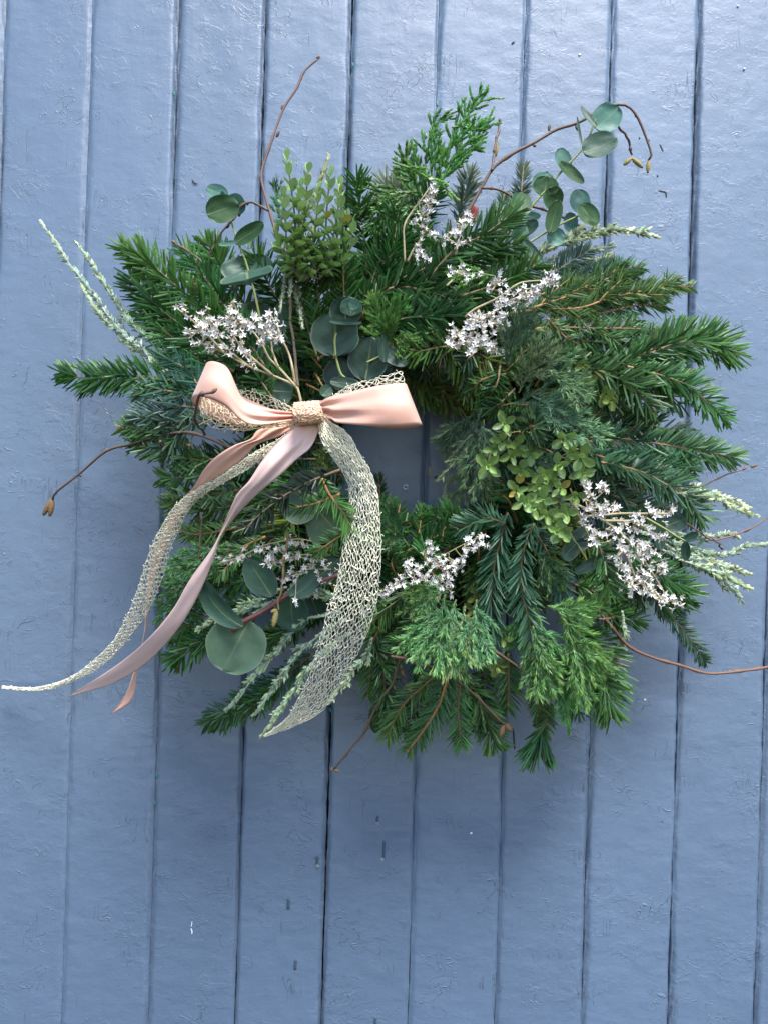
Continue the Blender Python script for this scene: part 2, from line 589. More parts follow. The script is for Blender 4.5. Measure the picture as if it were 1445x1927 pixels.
FILL = {-2: 0.8, -1: 0.55, 0: 0.9, 1: 1.0, 2: 1.0, 3: 0.5, 4: 0.6, 5: 0.8, 6: 0.9, 7: 0.75}
offs = np.array([0, 0.5, 1.2, 2.0, 2.9, 3.9, 5.2, 7.0]) * 1e-3
deps = np.array([4.6, 4.0, 3.5, 2.6, 1.3, 0.5, 0.12, 0]) * 1e-3
ZFULL = ZR
for i in range(-11, 18):
    ZR = ZFULL if -4 < i < 11 else ZFULL[::7]
    xl, xr = XJ + (i - 1) * PW, XJ + i * PW          # plank i lies left of joint i
    gl, wl = joint(i - 1)
    gr_, wr = joint(i)
    L = xl + wl + gl
    Rr = xr + wr - gr_
    ninner = 9
    px, pd = [], []
    rs = np.random.default_rng(100 + i)
    kl, kr = rs.uniform(0.7, 1.15, 2)
    zz0 = ZR * 0
    fil = lambda j: np.clip(FILL.get(j, 0.8) * (1 + 0.45 * vnoise(ZR * 8 + j * 3.7, zz0 + j + .6, 25) + 0.2 * vnoise(ZR * 28, zz0 + j + .6, 26)), 0.25, 1.25)
    dl, dr = fil(i - 1), fil(i)
    px.append(L); pd.append(np.full(len(ZR), 14e-3))
    for o_, d_ in zip(offs, deps):
        px.append(L + o_ * kl * (1 + 0.25 * vnoise(ZR * 40, ZR * 0 + i, 21)))
        pd.append(d_ * dl * (1 + 0.2 * vnoise(ZR * 70 + d_ * 900, ZR * 0 + i, 23) + 0.16 * vnoise(ZR * 230 + d_ * 1500, ZR * 0 + i, 24)))
    for q in np.linspace(0, 1, ninner + 2)[1:-1]:
        px.append((L + 10.5e-3) * (1 - q) + (Rr - 10.5e-3) * q); pd.append(np.zeros(len(ZR)))
    for o_, d_ in zip(offs[::-1], deps[::-1]):
        px.append(Rr - o_ * kr * (1 + 0.25 * vnoise(ZR * 40, ZR * 0 + i + 9, 22)))
        pd.append(d_ * dr * (1 + 0.2 * vnoise(ZR * 70 + d_ * 900, ZR * 0 + i + 9, 23) + 0.16 * vnoise(ZR * 230 + d_ * 1500, ZR * 0 + i + 9, 24)))
    px.append(Rr); pd.append(np.full(len(ZR), 14e-3))
    px, pd = np.array(px).T, np.array(pd).T
    zz = np.repeat(ZR[:, None], px.shape[1], 1)
    rel = 0.35e-3 * vnoise(px * 40 + i, zz * 14, 31) + 0.22e-3 * vnoise(px * 120 + i, zz * 60, 32) + 0.16e-3 * vnoise(px * 300, zz * 190 + i, 33)
    fade = np.clip(1.3 - pd / 4e-3, 0, 1)
    yy = pd + rel * fade + rs.uniform(-0.35, 0.35) * 1e-3 * fade + (px - xl - PW / 2) * rs.uniform(-0.006, 0.006) * fade
    mb = MB()
    mb.add(np.stack([px, yy, zz], -1), grid_faces(*px.shape)[:, ::-1])
    mb.build('plank', M_PAINT, wall)
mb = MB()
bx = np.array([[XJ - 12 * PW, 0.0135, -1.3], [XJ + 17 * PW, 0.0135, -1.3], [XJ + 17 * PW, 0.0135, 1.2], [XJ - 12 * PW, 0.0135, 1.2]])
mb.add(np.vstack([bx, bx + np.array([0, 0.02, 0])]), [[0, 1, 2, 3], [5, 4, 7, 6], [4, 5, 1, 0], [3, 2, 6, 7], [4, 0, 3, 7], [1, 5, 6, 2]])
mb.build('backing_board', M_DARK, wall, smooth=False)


def blob(mb, pts, rad, d=0.6, sides=7):
    """a flattish raised mark along a path of pixels"""
    tube(mb, cr(W([(x, y, d) for x, y in pts]), max(4, 3 * len(pts))), rad, sides)


def mark(name, pts, r, color, label=None, mat=None, d=1.2, taper=True):
    P = cr(W([(x, y, d) for x, y in pts]), 8)
    mb = MB()
    rr = np.full(8, r * K)
    if taper:
        rr = rr * np.array([.5, .8, 1, 1, .9, 1, .8, .4])
    T, N, S = frames(P)
    a = np.linspace(0, 2 * np.pi, 8, endpoint=False)
    fl = min(0.35, 0.9 * K / (r * K))
    V = P[:, None] + rr[:, None, None] * (fl * np.cos(a)[None, :, None] * N[:, None] + np.sin(a)[None, :, None] * S[:, None])
    V = np.concatenate([P[:1, None].repeat(8, 1), V, P[-1:, None].repeat(8, 1)], 0)
    i, j = np.meshgrid(np.arange(9), np.arange(8), indexing='ij')
    F = np.stack([i * 8 + j, i * 8 + (j + 1) % 8, (i + 1) * 8 + (j + 1) % 8, (i + 1) * 8 + j], -1)
    mb.add(V, F)
    return mb.build(name, mat or M_MARK, wall, color, label=label)


mark('paint_scratch', [(362, 1734), (361, 1741), (360, 1745)], 1.0, (0.6, 0.64, 0.68), 'short white scratch low on the third plank')
mark('paint_scratch', [(360, 1747), (362, 1754), (361, 1759)], 1.4, (0.6, 0.64, 0.68))
for x, y0, y1, r in ((710, 1535, 1552, 3.2), (722, 1582, 1618, 3.2), (597, 1612, 1632, 3.2), (543, 1692, 1710, 3.2), (556, 1806, 1824, 3.2), (706, 1914, 1927, 3.2)):
    mark('wet_streak', [(x + 1, y0), (x, (y0 + y1) / 2), (x, y1)], r * .8, (0.052, 0.076, 0.115), mat=M_MARK, d=1.0, taper=False)
for x, y in ((710, 1550), (720, 1617), (597, 1630)):
    mark('water_drop', [(x, y - 3), (x, y), (x, y + 3)], 3.6, (0.9, 0.95, 1), mat=M_WATER, d=2.5)
for x, y, c in ((1090, 102, (0.65, 0.68, 0.55)), (1388, 10, (0.45, 0.62, 0.68)), (1400, 128, (0.5, 0.66, 0.72)), (1213, 1316, (0.75, 0.76, 0.75)), (886, 1567, (0.7, 0.72, 0.75))):
    mark('paint_fleck', [(x - 2, y), (x, y + 1), (x + 2, y)], 2.2, c)
for pts in ([(1241, 271), (1243, 276), (1247, 285)], [(1239, 359), (1246, 360), (1252, 362), (1253, 372)], [(1236, 329), (1237, 333)], [(1202, 258), (1203, 262)],
            [(968, 78), (962, 82)], [(362, 338), (367, 344), (372, 346)], [(964, 1370), (966, 1380), (967, 1400), (968, 1410)], [(300, 1200), (301, 1206)]):
    mark('paint_chip', pts, 1.7, (0.03, 0.035, 0.04))
for x, y in ((664, 122), (822, 196), (295, 1460), (292, 1512), (457, 1602), (456, 1638), (622, 1336), (328, 176), (1132, 16)):
    mark('green_paint_fleck', [(x, y - 4), (x, y), (x + 1, y + 4)], 1.8, (0.02, 0.22, 0.15), d=-1.5)
mb = MB()
c0 = W([(763, 917, 2.5)])[0]
ang = np.linspace(0, 2 * np.pi, 17)
tube(mb, c0 + 4.2 * K * (np.cos(ang)[:, None] * AX + np.sin(ang)[:, None] * AU), 1.4 * K, 6)
mb.build('staple_ring', M_STEEL, wall)
mark('brass_pin', [(808, 878), (808.5, 888), (808, 898)], 1.6, (0.55, 0.36, 0.16), d=1.5)
mark('nail_head', [(818, 896), (821, 899)], 3.4, (0.07, 0.08, 0.10), d=1.2)

# ------------------------------------------------------------------ the wreath
wreath = thing('wreath', 'evergreen wreath of fir, eucalyptus, white dried flowers and bare twigs on the boarded wall', 'wreath', W([(785, 850, 0)])[0])

PX = K * 0.92         # a pixel at the wreath's usual height above the wall

# padded moss ring that the stems are bound to
mb = MB()
th = np.linspace(0, 2 * np.pi, 73)
cen = W(np.stack([785 + 258 * np.cos(th), 852 + 258 * np.sin(th), np.full(73, 52)], 1))
ph = np.linspace(0, 2 * np.pi, 19)
rad = np.stack([np.cos(th), 0 * th, -np.sin(th)], 1)
V = []
for k in range(73):
    wob = 1 + 0.12 * vnoise(np.full(19, th[k] * 9), ph * 3, 41)
    V.append(cen[k] + (np.cos(ph) * wob)[:, None] * 62 * K * rad[k] + (np.sin(ph) * wob)[:, None] * np.array([0, -1, 0]) * 40 * K)
mb.add(np.array(V), grid_faces(73, 19))
mb.build('moss_ring', M_MOSS, wreath)

KIND = {
    # L length, w width, den needles per px, al angle at base, at tip, back: share behind the stem
    'fir':    dict(L=36, w=3.9, den=1.0, al=60, at=34, prof=(0.5, 1, 1, 1, 0.55), bend=0.10, col=(0.024, 0.084, 0.019), stem=(0.16, 0.10, 0.04), r=2.3, flat=0.65),
    'bluefir': dict(L=34, w=3.5, den=1.0, al=55, at=34, prof=(0.5, 1, 1, 0.9, 0.4), bend=0.08, col=(0.030, 0.078, 0.054), stem=(0.33, 0.21, 0.08), r=2.0, flat=0.7),
    'olivefir': dict(L=40, w=4.4, den=1.1, al=58, at=30, prof=(0.5, 1, 1, 1, 0.55), bend=0.10, col=(0.046, 0.086, 0.013), stem=(0.16, 0.11, 0.04), r=2.3, flat=0.7),
    'palefir': dict(L=40, w=3.6, den=1.1, al=55, at=25, prof=(0.5, 1, 1, 0.9, 0.4), bend=0.08, col=(0.13, 0.165, 0.105), stem=(0.25, 0.17, 0.08), r=2.0, flat=0.4),
    'spruce': dict(L=27, w=2.7, den=1.15, al=55, at=30, prof=(0.7, 1, 0.9, 0.15), bend=0.10, col=(0.038, 0.112, 0.028), stem=(0.36, 0.18, 0.06), r=2.2, flat=0.6, open=True),
    'bluespruce': dict(L=23, w=2.4, den=1.6, al=55, at=30, prof=(0.7, 1, 0.9, 0.15), bend=0.06, col=(0.045, 0.100, 0.070), stem=(0.32, 0.19, 0.07), r=1.6, flat=0.6, open=True),
    'juniper': dict(L=10.5, w=1.7, den=1.25, al=40, at=20, prof=(0.8, 1, 0.15), bend=0.12, col=(0.062, 0.140, 0.066), stem=(0.16, 0.15, 0.05), r=1.1, flat=0.0),
    'silver': dict(L=12, w=4.6, den=0.9, al=38, at=18, prof=(0.6, 1, 0.25), bend=-0.06, col=(0.27, 0.36, 0.26), stem=(0.42, 0.47, 0.36), r=2.0, flat=0.0),
    'thuja': dict(L=9, w=3.7, den=1.3, al=20, at=10, prof=(0.8, 1, 0.3), bend=-0.03, col=(0.055, 0.165, 0.036), stem=(0.12, 0.18, 0.05), r=1.5, flat=0.0),
}


def needle_run(mb, P, kd, scale=1.0, age0=0.0, age1=0.3, dens=1.0, taper=True, hang=0.0, L=None):
    """needles of one kind along the curve P (metres)"""
    ln = np.linalg.norm(np.diff(P, axis=0), axis=1)
    s = np.r_[0, np.cumsum(ln)]
    tot = s[-1]
    n = max(6, int(tot / PX * kd['den'] * dens))
    q = np.sort(rng.random(n)) * tot
    # needles missing here and there
    gone = vnoise(q / PX / 14.0, np.full(n, rng.random() * 60), 54) > 0.62
    q = np.sort(np.where(gone, rng.random(n) * tot, q))
    q[-max(3, n // 25):] = tot * rng.uniform(0.96, 1.0, max(3, n // 25))
    t = q / tot
    T, N, S = frames(P)
    ip = lambda A: np.stack([np.interp(q, s, A[:, k]) for k in range(3)], 1)
    B, T, N, S = ip(P), nrm(ip(T)), nrm(ip(N)), nrm(ip(S))
    side = rng.random(n) < kd['flat']
    sg = rng.choice([-1, 1], n)
    phi = np.where(side, sg * rng.normal(R(kd.get('ph', 80)), R(16), n), rng.uniform(-math.pi, math.pi, n) * 0.82)
    if kd.get('open'):
        phi = np.where(np.abs(phi) < R(38), phi * 1.0 + np.sign(phi) * R(45), phi)
    al = R(kd['al']) + (R(kd['at']) - R(kd['al'])) * np.clip((t - 0.55) / 0.45, 0, 1) ** 1.5
    al = al + rng.normal(0, R(6), n)
    out = np.cos(phi)[:, None] * N + np.sin(phi)[:, None] * S
    D = np.cos(al)[:, None] * T + np.sin(al)[:, None] * out
    if hang:
        D = D + np.array([0, 0, -hang]) * rng.uniform(0.6, 1.2, n)[:, None]
    ll = (L or kd['L']) * PX * scale * rng.uniform(0.68, 1.14, n)
    if taper:
        ll = ll * np.clip(0.45 + 1.6 * t, 0, 1) * np.clip(1.0 - 0.35 * np.clip((t - 0.85) / 0.15, 0, 1), 0, 1)
    # blade faces outwards, tipped towards the front
    U = nrm(0.55 * N + 0.6 * T * -0.3 + 0.5 * np.cross(np.cross(D, out), D) + rng.normal(0, 0.22, (n, 3)))
    age = np.clip(age0 + (age1 - age0) * t ** 3 + rng.normal(0, 0.05, n), 0, 1)
    bd = nrm(T + 0.3 * N + rng.normal(0, 0.4, (n, 3)))
    blades(mb, B, D, U, ll, kd['w'] * 0.88 * PX * scale * rng.uniform(0.8, 1.15, n), kd['prof'], rng.normal(kd['bend'], 0.06, n), 0.16, bd, age)


def shoots(P, n, t0, t1, length, ang, lift=0.0, curl=0.25, alt=True, front=0.35):
    """side branchlets along P: list of curves (metres)"""
    m = len(P)
    T, N, S = frames(P)
    out = []
    for k in range(n):
        t = t0 + (t1 - t0) * (k + random.uniform(-0.3, 0.3)) / max(n - 1, 1)
        t = min(max(t, 0.0), 1.0)
        i = min(int(t * (m - 1)), m - 1)
        sg = (1 if k % 2 else -1) if alt else random.choice((-1, 1))
        a = ang * random.uniform(0.75, 1.2)
        fz = random.uniform(-front * 0.8, front * 1.6)
        d = math.cos(a) * T[i] + math.sin(a) * (sg * S[i] * math.cos(fz) + N[i] * math.sin(fz) * 1.3)
        l = length * PX * (1.0 - 0.62 * (t - t0) / max(t1 - t0, 1e-6)) * random.uniform(0.75, 1.2)
        q = np.linspace(0, 1, 7)[:, None]
        C = P[i] + d * l * q + T[i] * curl * l * q ** 2 + np.array([0, 0, 1.0]) * lift * l * q ** 2
        out.append(C)
    return out


FILL_LABEL = {}


def sprig(kind, path, d0, d1=None, name=None, label=None, scale=1.0, dens=1.0, age=(0.0, 0.42), side=0, slen=70, sang=42, st0=0.15, st1=0.8,
          sub=0, sublen=22, col=None, r=None, bud=False, hang=0.0, stemcol=None, bare=0.0, L=None, curl=0.25, front=0.35):
    kd = KIND[kind]
    if age == (0.0, 0.42):
        age = (0.0, random.uniform(.12, .75))
    P = W(cr(parse(path, d0, d1) if isinstance(path, str) else path, 30))
    n = len(P)
    P = P + np.stack([vnoise(np.linspace(0, 4, n), np.full(n, random.random() * 60), 51), vnoise(np.linspace(0, 4, n), np.full(n, random.random() * 60), 52), vnoise(np.linspace(0, 4, n), np.full(n, random.random() * 60), 53)], 1) * 1.2 * PX * np.linspace(0, 1, n)[:, None]
    stem, nee = MB(), MB()
    rr = (r or kd['r']) * PX
    tube(stem, P, rr * np.linspace(1.15, 0.55, n), 6)
    b0 = int(bare * n)
    needle_run(nee, P[b0:], kd, scale, age[0], age[1], dens, hang=hang, L=L)
    if side:
        for C in shoots(P, side, st0, st1, slen, R(sang), curl=curl, front=front):
            tube(stem, C, rr * np.linspace(0.7, 0.35, 7), 5)
            needle_run(nee, C, kd, scale * 0.92, age[0], age[1], dens, taper=kind not in ('juniper', 'thuja', 'silver'), hang=hang, L=L)
            if sub:
                for C2 in shoots(C, sub, 0.15, 0.9, sublen, R(sang), curl=curl, front=front):
                    tube(stem, C2, rr * np.linspace(0.45, 0.25, 7), 4)
                    needle_run(nee, C2, kd, scale * 0.9, age[0], min(1, age[1] * 1.15), dens, taper=False, L=L)
    nm = name or {'fir': 'fir_sprig', 'bluefir': 'fir_sprig', 'olivefir': 'fir_sprig', 'palefir': 'fir_sprig', 'spruce': 'spruce_sprig', 'bluespruce': 'spruce_sprig', 'juniper': 'juniper_sprig', 'silver': 'heath_sprig', 'thuja': 'cypress_sprig'}[kind]
    sc = stemcol or kd['stem']
    j = random.uniform(0.85, 1.15)
    o = stem.build(nm, M_BARK, wreath, tuple(x * j for x in sc), label=label)
    c = col or kd['col']
    j = random.uniform(0.75, 1.32) if kind != 'silver' else 1.0
    c = (c[0] * j * (random.uniform(0.82, 1.25) if kind != 'silver' else random.uniform(.95, 1.05)), c[1] * j, c[2] * j * random.uniform(0.85, 1.18))
    nee.build('scales' if kind in ('silver', 'thuja') else 'needles', M_NEEDLE, o, c, kind='stuff')
    if bud:
        mbud = MB()
        tp, tt = P[-1], nrm(P[-1] - P[-3])
        for k in range(4):
            dv = nrm(tt + rng.normal(0, 0.45, 3))
            q = np.linspace(0, 1, 6)[:, None]
            tube(mbud, tp + dv * q * 8 * PX, np.array([1.6, 2.8, 3.1, 2.6, 1.6, 0.5]) * PX, 6)
        mbud.build('bud', M_BARK, o, (0.30, 0.15, 0.08))
    return o


# --- lowest layer: dark fir bound all the way round, pointing outwards and a few inwards
N_OUT = 74
for k in range(N_OUT):
    a = 2 * math.pi * (k + random.uniform(-0.35, 0.35)) / N_OUT
    r0 = random.uniform(150, 250)
    ln = random.uniform(120, 185)
    # the photograph's outline bulges right and up-left
    a2 = a + random.gauss(0, 0.35)
    x0, y0 = 790 + r0 * math.cos(a), 848 + r0 * math.sin(a)
    ex, ey = x0 + ln * 1.05 * math.cos(a2), y0 + ln * math.sin(a2)
    d = random.uniform(62, 105)
    kd = random.choice(('fir', 'fir', 'bluefir', 'fir', 'spruce'))
    sprig(kd, np.array([[x0, y0, d], [(x0 + ex) / 2, (y0 + ey) / 2, d + random.uniform(0, 22)], [ex, ey, d - random.uniform(0, 40)]]), 0, scale=random.uniform(0.9, 1.1), age=(0, 0.1), side=2, slen=60, dens=0.9)
for k in range(44):
    a = 2 * math.pi * (k + random.uniform(-0.3, 0.3)) / 44
    r0, r1 = random.uniform(215, 255), random.uniform(142, 168)
    a2 = a + random.uniform(-0.2, 0.2)
    sprig(random.choice(('fir', 'spruce', 'bluefir')), np.array([[785 + r0 * math.cos(a), 855 + r0 * math.sin(a), 115], [785 + 0.5 * (r0 + r1) * math.cos(a2), 860 + 0.5 * (r0 + r1) * math.sin(a2), 135], [785 + r1 * math.cos(a2), 862 + r1 * math.sin(a2), random.uniform(70, 145)]]), 0, scale=0.8, age=(0, 0.1), dens=0.9)
# second layer over the moss ring, lying along and across it
for k in range(46):
    a = 2 * math.pi * (k + random.uniform(-0.4, 0.4)) / 46
    r0 = random.uniform(180, 270)
    ln = random.uniform(110, 160)
    a2 = a + random.gauss(0, 0.55)
    x0, y0 = 787 + r0 * math.cos(a), 850 + r0 * math.sin(a)
    ex, ey = x0 + ln * math.cos(a2), y0 + ln * math.sin(a2)
    sprig(random.choice(('fir', 'fir', 'bluefir', 'spruce', 'olivefir')), np.array([[x0, y0, 100], [(x0 + ex) / 2, (y0 + ey) / 2, 122], [ex, ey, 105]]), 0, scale=random.uniform(0.85, 1.05), age=(0, 0.15), dens=1.0)


def many(kind, d0, d1, rows, **kw):
    for row in rows.strip().split('\n'):
        o = dict(kw)
        if '|' in row:
            row, ex = row.split('|')
            o.update(eval('dict(' + ex + ')'))
        dd0, dd1 = o.pop('d0', d0), o.pop('d1', d1)
        sprig(o.pop('kind', kind), row.strip(), dd0, dd1, **o)


# --- upper left firs
many('fir', 135, 95, '''
480,690 400,600 330,535 280,495 234,465 |L=46,bud=True,dens=1.2
470,640 420,570 380,515 345,470 |L=42
440,700 350,620 290,570 245,520 |L=46
480,610 440,540 410,490 390,455 |L=42,d0=120
430,730 360,660 300,620 262,590 |L=42
450,690 380,640 320,600 285,585 |L=44
500,690 450,620 405,560 375,520 |L=44
400,760 320,715 240,708 165,712 118,700 |L=42,d1=75,age=(0,.25),stemcol=(0.36,0.22,0.08)
520,760 480,700 440,650 400,620 |L=42
''')
many('bluefir', 140, 115, '''
395,752 362,744 309,735 262,741 |L=40
390,745 367,715 345,690 300,668 |L=40,stemcol=(0.4,0.24,0.09)
390,770 340,765 290,780 250,790 |L=36
400,790 350,800 325,830 305,850 |L=36
370,775 340,790 300,795 265,800 |L=30
''')
many('fir', 130, 105, '''
360,840 310,815 270,808 228,806 |L=28,age=(0,.75),bud=True
450,860 370,865 300,845 255,835 |L=34,age=(0,.3)
450,890 380,895 330,900 305,900 |L=34
470,920 400,930 350,935 325,930 |L=36
460,950 400,960 350,962 320,950 |L=36
''', col=(0.034, 0.100, 0.028))
# --- top middle firs
many('fir', 135, 125, '''
610,640 600,560 590,500 583,455 |L=42,age=(0,.25)
650,640 648,560 645,500 640,462 |L=42,age=(0,.25)
690,520 684,440 676,390 671,335 |L=40,d0=110
720,560 735,490 745,430 750,390 |L=42
600,680 575,600 562,540 556,500 |L=40
680,600 700,530 720,480 745,440 |L=42
640,660 690,590 730,550 780,520 |L=42
700,620 760,600 815,595 868,592 |L=48,d0=150,d1=150,col=(0.024,0.075,0.02)
690,560 750,540 810,550 872,572 |L=48,d0=150,d1=140
740,530 800,505 840,480 880,440 |L=44
800,530 857,468 907,443 962,402 |L=46,d0=150,d1=125,col=(0.022,0.07,0.018)
760,480 780,430 800,390 815,360 |L=38,d0=110
850,520 890,490 930,470 975,460 |L=40
860,560 920,540 970,520 1010,500 |L=40
560,620 520,560 500,520 480,480 |L=42,d0=110
720,500 745,470 770,455 800,445 |L=40
''')
many('palefir', 85, 60, '''
775,440 755,400 740,370 722,340 |L=44
790,440 780,395 768,360 755,335 |L=40
860,420 870,380 880,350 886,322 |L=34,col=(0.07,0.11,0.08)
''')
many('fir', 150, 150, '''
860,650 820,655 790,660 762,655 |L=34,age=(.1,.6),d1=165
830,620 800,630 780,645 768,665 |L=34,age=(.1,.5)
''', col=(0.030, 0.085, 0.024))
many('olivefir', 130, 105, '''
830,640 860,680 890,720 925,762 |L=44
850,640 900,665 940,690 975,700 |L=40
790,690 820,720 850,750 880,760 |L=44,d0=100,d1=80
760,690 790,730 830,750 860,755 |L=40,d0=95,d1=80
''')
# --- right side
many('spruce', 135, 95, '''
960,590 1018,582 1092,579 1148,561 1209,548 1268,539 1300,541 |L=32,side=5,slen=90,sang=28,age=(0,.35),d1=85
1000,580 1060,560 1110,540 1185,503 |L=30,side=3,slen=60,sang=30
1000,620 1034,616 1092,617 1184,619 1235,622 |L=28,side=3,slen=70,sang=30
1030,600 1062,634 1090,650 1112,668 |L=30
1000,560 1080,535 1150,510 1205,505 |L=30,d0=110
1080,600 1150,585 1200,575 1250,575 |L=32,d0=105
''', col=(0.044, 0.112, 0.030))
many('bluespruce', 110, 90, '''
1010,530 1080,520 1140,515 1200,520 |L=34,side=4,slen=70,sang=25
1040,590 1110,575 1170,560 1230,560 |L=30
975,420 978,380 982,345 985,312 |L=26,d0=55,d1=45,col=(0.09,0.17,0.13)
955,440 950,410 945,390 948,365 |L=22,d0=50,d1=40,col=(0.09,0.17,0.13)
''')
many('fir', 135, 85, '''
1160,690 1215,668 1277,644 1339,644 1384,667 |L=52,bud=True,dens=1.2,age=(0,.45),d1=75
1150,690 1220,660 1270,640 1300,628 |L=46
1060,672 1077,684 1148,705 1197,736 1228,770 |L=46,bud=True,age=(0,.35),d0=150,d1=130
1060,700 1120,730 1170,760 1200,790 |L=42
1180,690 1252,709 1296,727 1332,758 1363,786 |L=40,age=(.15,.45),stemcol=(0.36,0.24,0.10),d1=80
1100,700 1170,700 1230,720 1280,760 |L=42
1090,640 1160,650 1220,670 1270,700 |L=40,d0=110
''')
many('fir', 135, 85, '''
1080,825 1154,824 1240,836 1308,847 1386,861 |L=40,age=(0,.8),d1=75
1100,850 1170,870 1240,880 1300,875 |L=44
1130,870 1200,886 1250,908 1290,935 1322,978 |L=44,age=(0,.7),d1=85
1110,830 1128,858 1164,925 1194,952 |L=44
1090,810 1160,800 1220,800 1280,815 |L=40,d0=115
1150,930 1210,960 1250,1010 1280,1050 |L=44,d0=105
1090,880 1130,930 1170,980 1200,1010 |L=42,d0=115
''', col=(0.028, 0.078, 0.036), stemcol=(0.28, 0.14, 0.05))
# --- right lower
many('bluespruce', 105, 60, '''
1200,1080 1233,1130 1283,1182 1316,1229 1326,1246 |L=26,dens=1.2
''', label='slim blue green spruce tip hanging free of the wreath at lower right')
many('fir', 120, 90, '''
1120,1020 1138,1050 1140,1080 1146,1110 |L=40,d0=160,d1=150
1180,1040 1240,1080 1270,1100 1295,1120 |L=44
1150,1080 1200,1110 1240,1130 1290,1125 |L=42,d0=100
1060,1150 1113,1236 1140,1295 1149,1345 |L=48,dens=1.25,age=(0,.25),d0=130,d1=110,bud=True
1100,1130 1140,1150 1170,1165 1200,1165 |L=34,d0=100
1090,1180 1130,1210 1150,1250 1160,1290 |L=44,d0=95
1080,1100 1110,1110 1140,1125 1180,1130 |L=34,age=(.1,.3)
1070,1060 1100,1075 1125,1085 1140,1095 |L=36
''')
# --- bottom
many('bluefir', 165, 140, '''
955,965 946,997 930,1066 924,1135 928,1190 |L=40,dens=1.3,hang=0.35
950,985 920,975 890,985 865,990 |L=34
1005,985 988,1022 979,1094 996,1177 999,1250 |L=36,dens=1.2,hang=0.2
1000,990 1030,1040 1050,1090 1060,1130 |L=36,d0=140,d1=130
''', col=(0.036, 0.092, 0.052), stemcol=(0.27, 0.16, 0.06))
many('spruce', 130, 95, '''
870,1200 843,1272 827,1324 799,1369 769,1410 |L=38,r=3.4,stemcol=(0.50,0.24,0.08),age=(0,.6),d0=140,d1=105,bud=True,dens=1.1
800,1085 783,1100 736,1139 697,1175 |L=34,hang=0.6,stemcol=(0.36,0.19,0.07),d0=145,d1=140
715,1180 697,1220 697,1250 692,1308 |L=30,stemcol=(0.48,0.25,0.08),d0=130
790,1150 760,1195 738,1240 712,1288 |L=36,stemcol=(0.33,0.18,0.06)
830,1260 800,1288 760,1325 728,1388 |L=36
870,1260 862,1320 863,1365 868,1405 |L=34
955,1230 956,1265 956,1300 956,1335 |L=36,stemcol=(0.48,0.25,0.08)
1000,1250 1008,1295 1014,1330 1018,1352 |L=30,age=(.1,.5)
''')
many('fir', 120, 90, '''
870,1270 893,1305 915,1350 930,1402 |L=40
1033,1260 1036,1310 1030,1345 1020,1378 |L=24,bare=.5,stemcol=(0.40,0.28,0.08)
1022,1368 1016,1385 1013,1400 1012,1412 |L=52,hang=.5,d0=92,d1=85,dens=3
700,1200 720,1260 725,1310 730,1360 |L=34
780,1230 790,1290 780,1340 760,1380 |L=34,d0=95
900,1220 910,1280 905,1330 895,1370 |L=36,d0=95
1010,1200 1050,1260 1075,1310 1090,1340 |L=40,d0=95
830,1180 835,1240 830,1290 820,1330 |L=36,d0=100
''')
# --- lower left
many('fir', 125, 85, '''
590,1230 520,1285 455,1325 385,1362 |L=34,dens=1.1,d0=90,d1=55,col=(0.02,0.062,0.03)
560,1260 490,1320 440,1345 400,1365 |L=30,d0=85,d1=55
480,1165 410,1190 360,1220 325,1243 |L=38,age=(0,.3)
490,1130 410,1150 360,1175 325,1195 |L=38
480,1090 400,1110 350,1130 320,1150 |L=36
560,1010 480,1010 420,1010 370,1000 |L=38
560,1050 480,1060 420,1065 370,1075 |L=36
600,1130 560,1170 520,1200 480,1220 |L=36
''')
many('spruce', 130, 105, '''
500,1010 430,1040 370,1062 318,1080 |L=26,age=(.2,.5),side=4,slen=60,sang=30,col=(0.045,0.11,0.028)
480,985 410,1000 360,1005 318,985 |L=28,age=(.1,.3),col=(0.045,0.11,0.028)
640,930 600,945 580,950 556,954 |L=26,d0=226,d1=226,stemcol=(0.42,0.22,0.07),age=(.1,.3),col=(0.04,0.12,0.03)
606,900 620,930 645,965 660,990 |L=30,d0=228,d1=226,stemcol=(0.40,0.2,0.07),age=(.1,.4),col=(0.04,0.12,0.03)
670,990 651,1002 620,1022 594,1038 |L=24,d0=200,d1=195,stemcol=(0.48,0.25,0.08),col=(0.04,0.12,0.03)
715,990 716,950 714,920 712,895 |L=20,d0=60,d1=50,col=(0.03,0.08,0.022)
735,1010 730,985 728,960 728,940 |L=20,d0=55,d1=50
''')
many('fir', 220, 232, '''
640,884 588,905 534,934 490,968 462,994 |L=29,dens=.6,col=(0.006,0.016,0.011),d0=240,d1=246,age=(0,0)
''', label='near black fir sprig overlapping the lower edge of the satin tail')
# inner bottom
many('fir', 120, 110, '''
760,1040 820,1010 870,990 920,975 |L=34
740,1060 790,1040 840,1030 880,1020 |L=36
700,1080 730,1030 750,1000 760,980 |L=34
700,1030 730,1000 765,980 810,972 |L=26
880,1010 850,990 825,975 798,964 |L=26
740,1030 744,995 748,970 752,950 |L=24,kind='spruce'
915,1000 880,985 855,972 832,958 |L=26
785,1030 788,1000 792,975 797,958 |L=24,kind='spruce'
830,1020 836,995 845,975 852,962 |L=24
690,1000 705,975 718,955 735,945 |L=24
1003,803,140 1002,804,165 1000,803,190 |L=40,dens=3.5,bud=True,name='fir_sprig',label='fir tip seen end on with brown bud among small yellow green leaves',col=(0.05,0.11,0.06)
''')

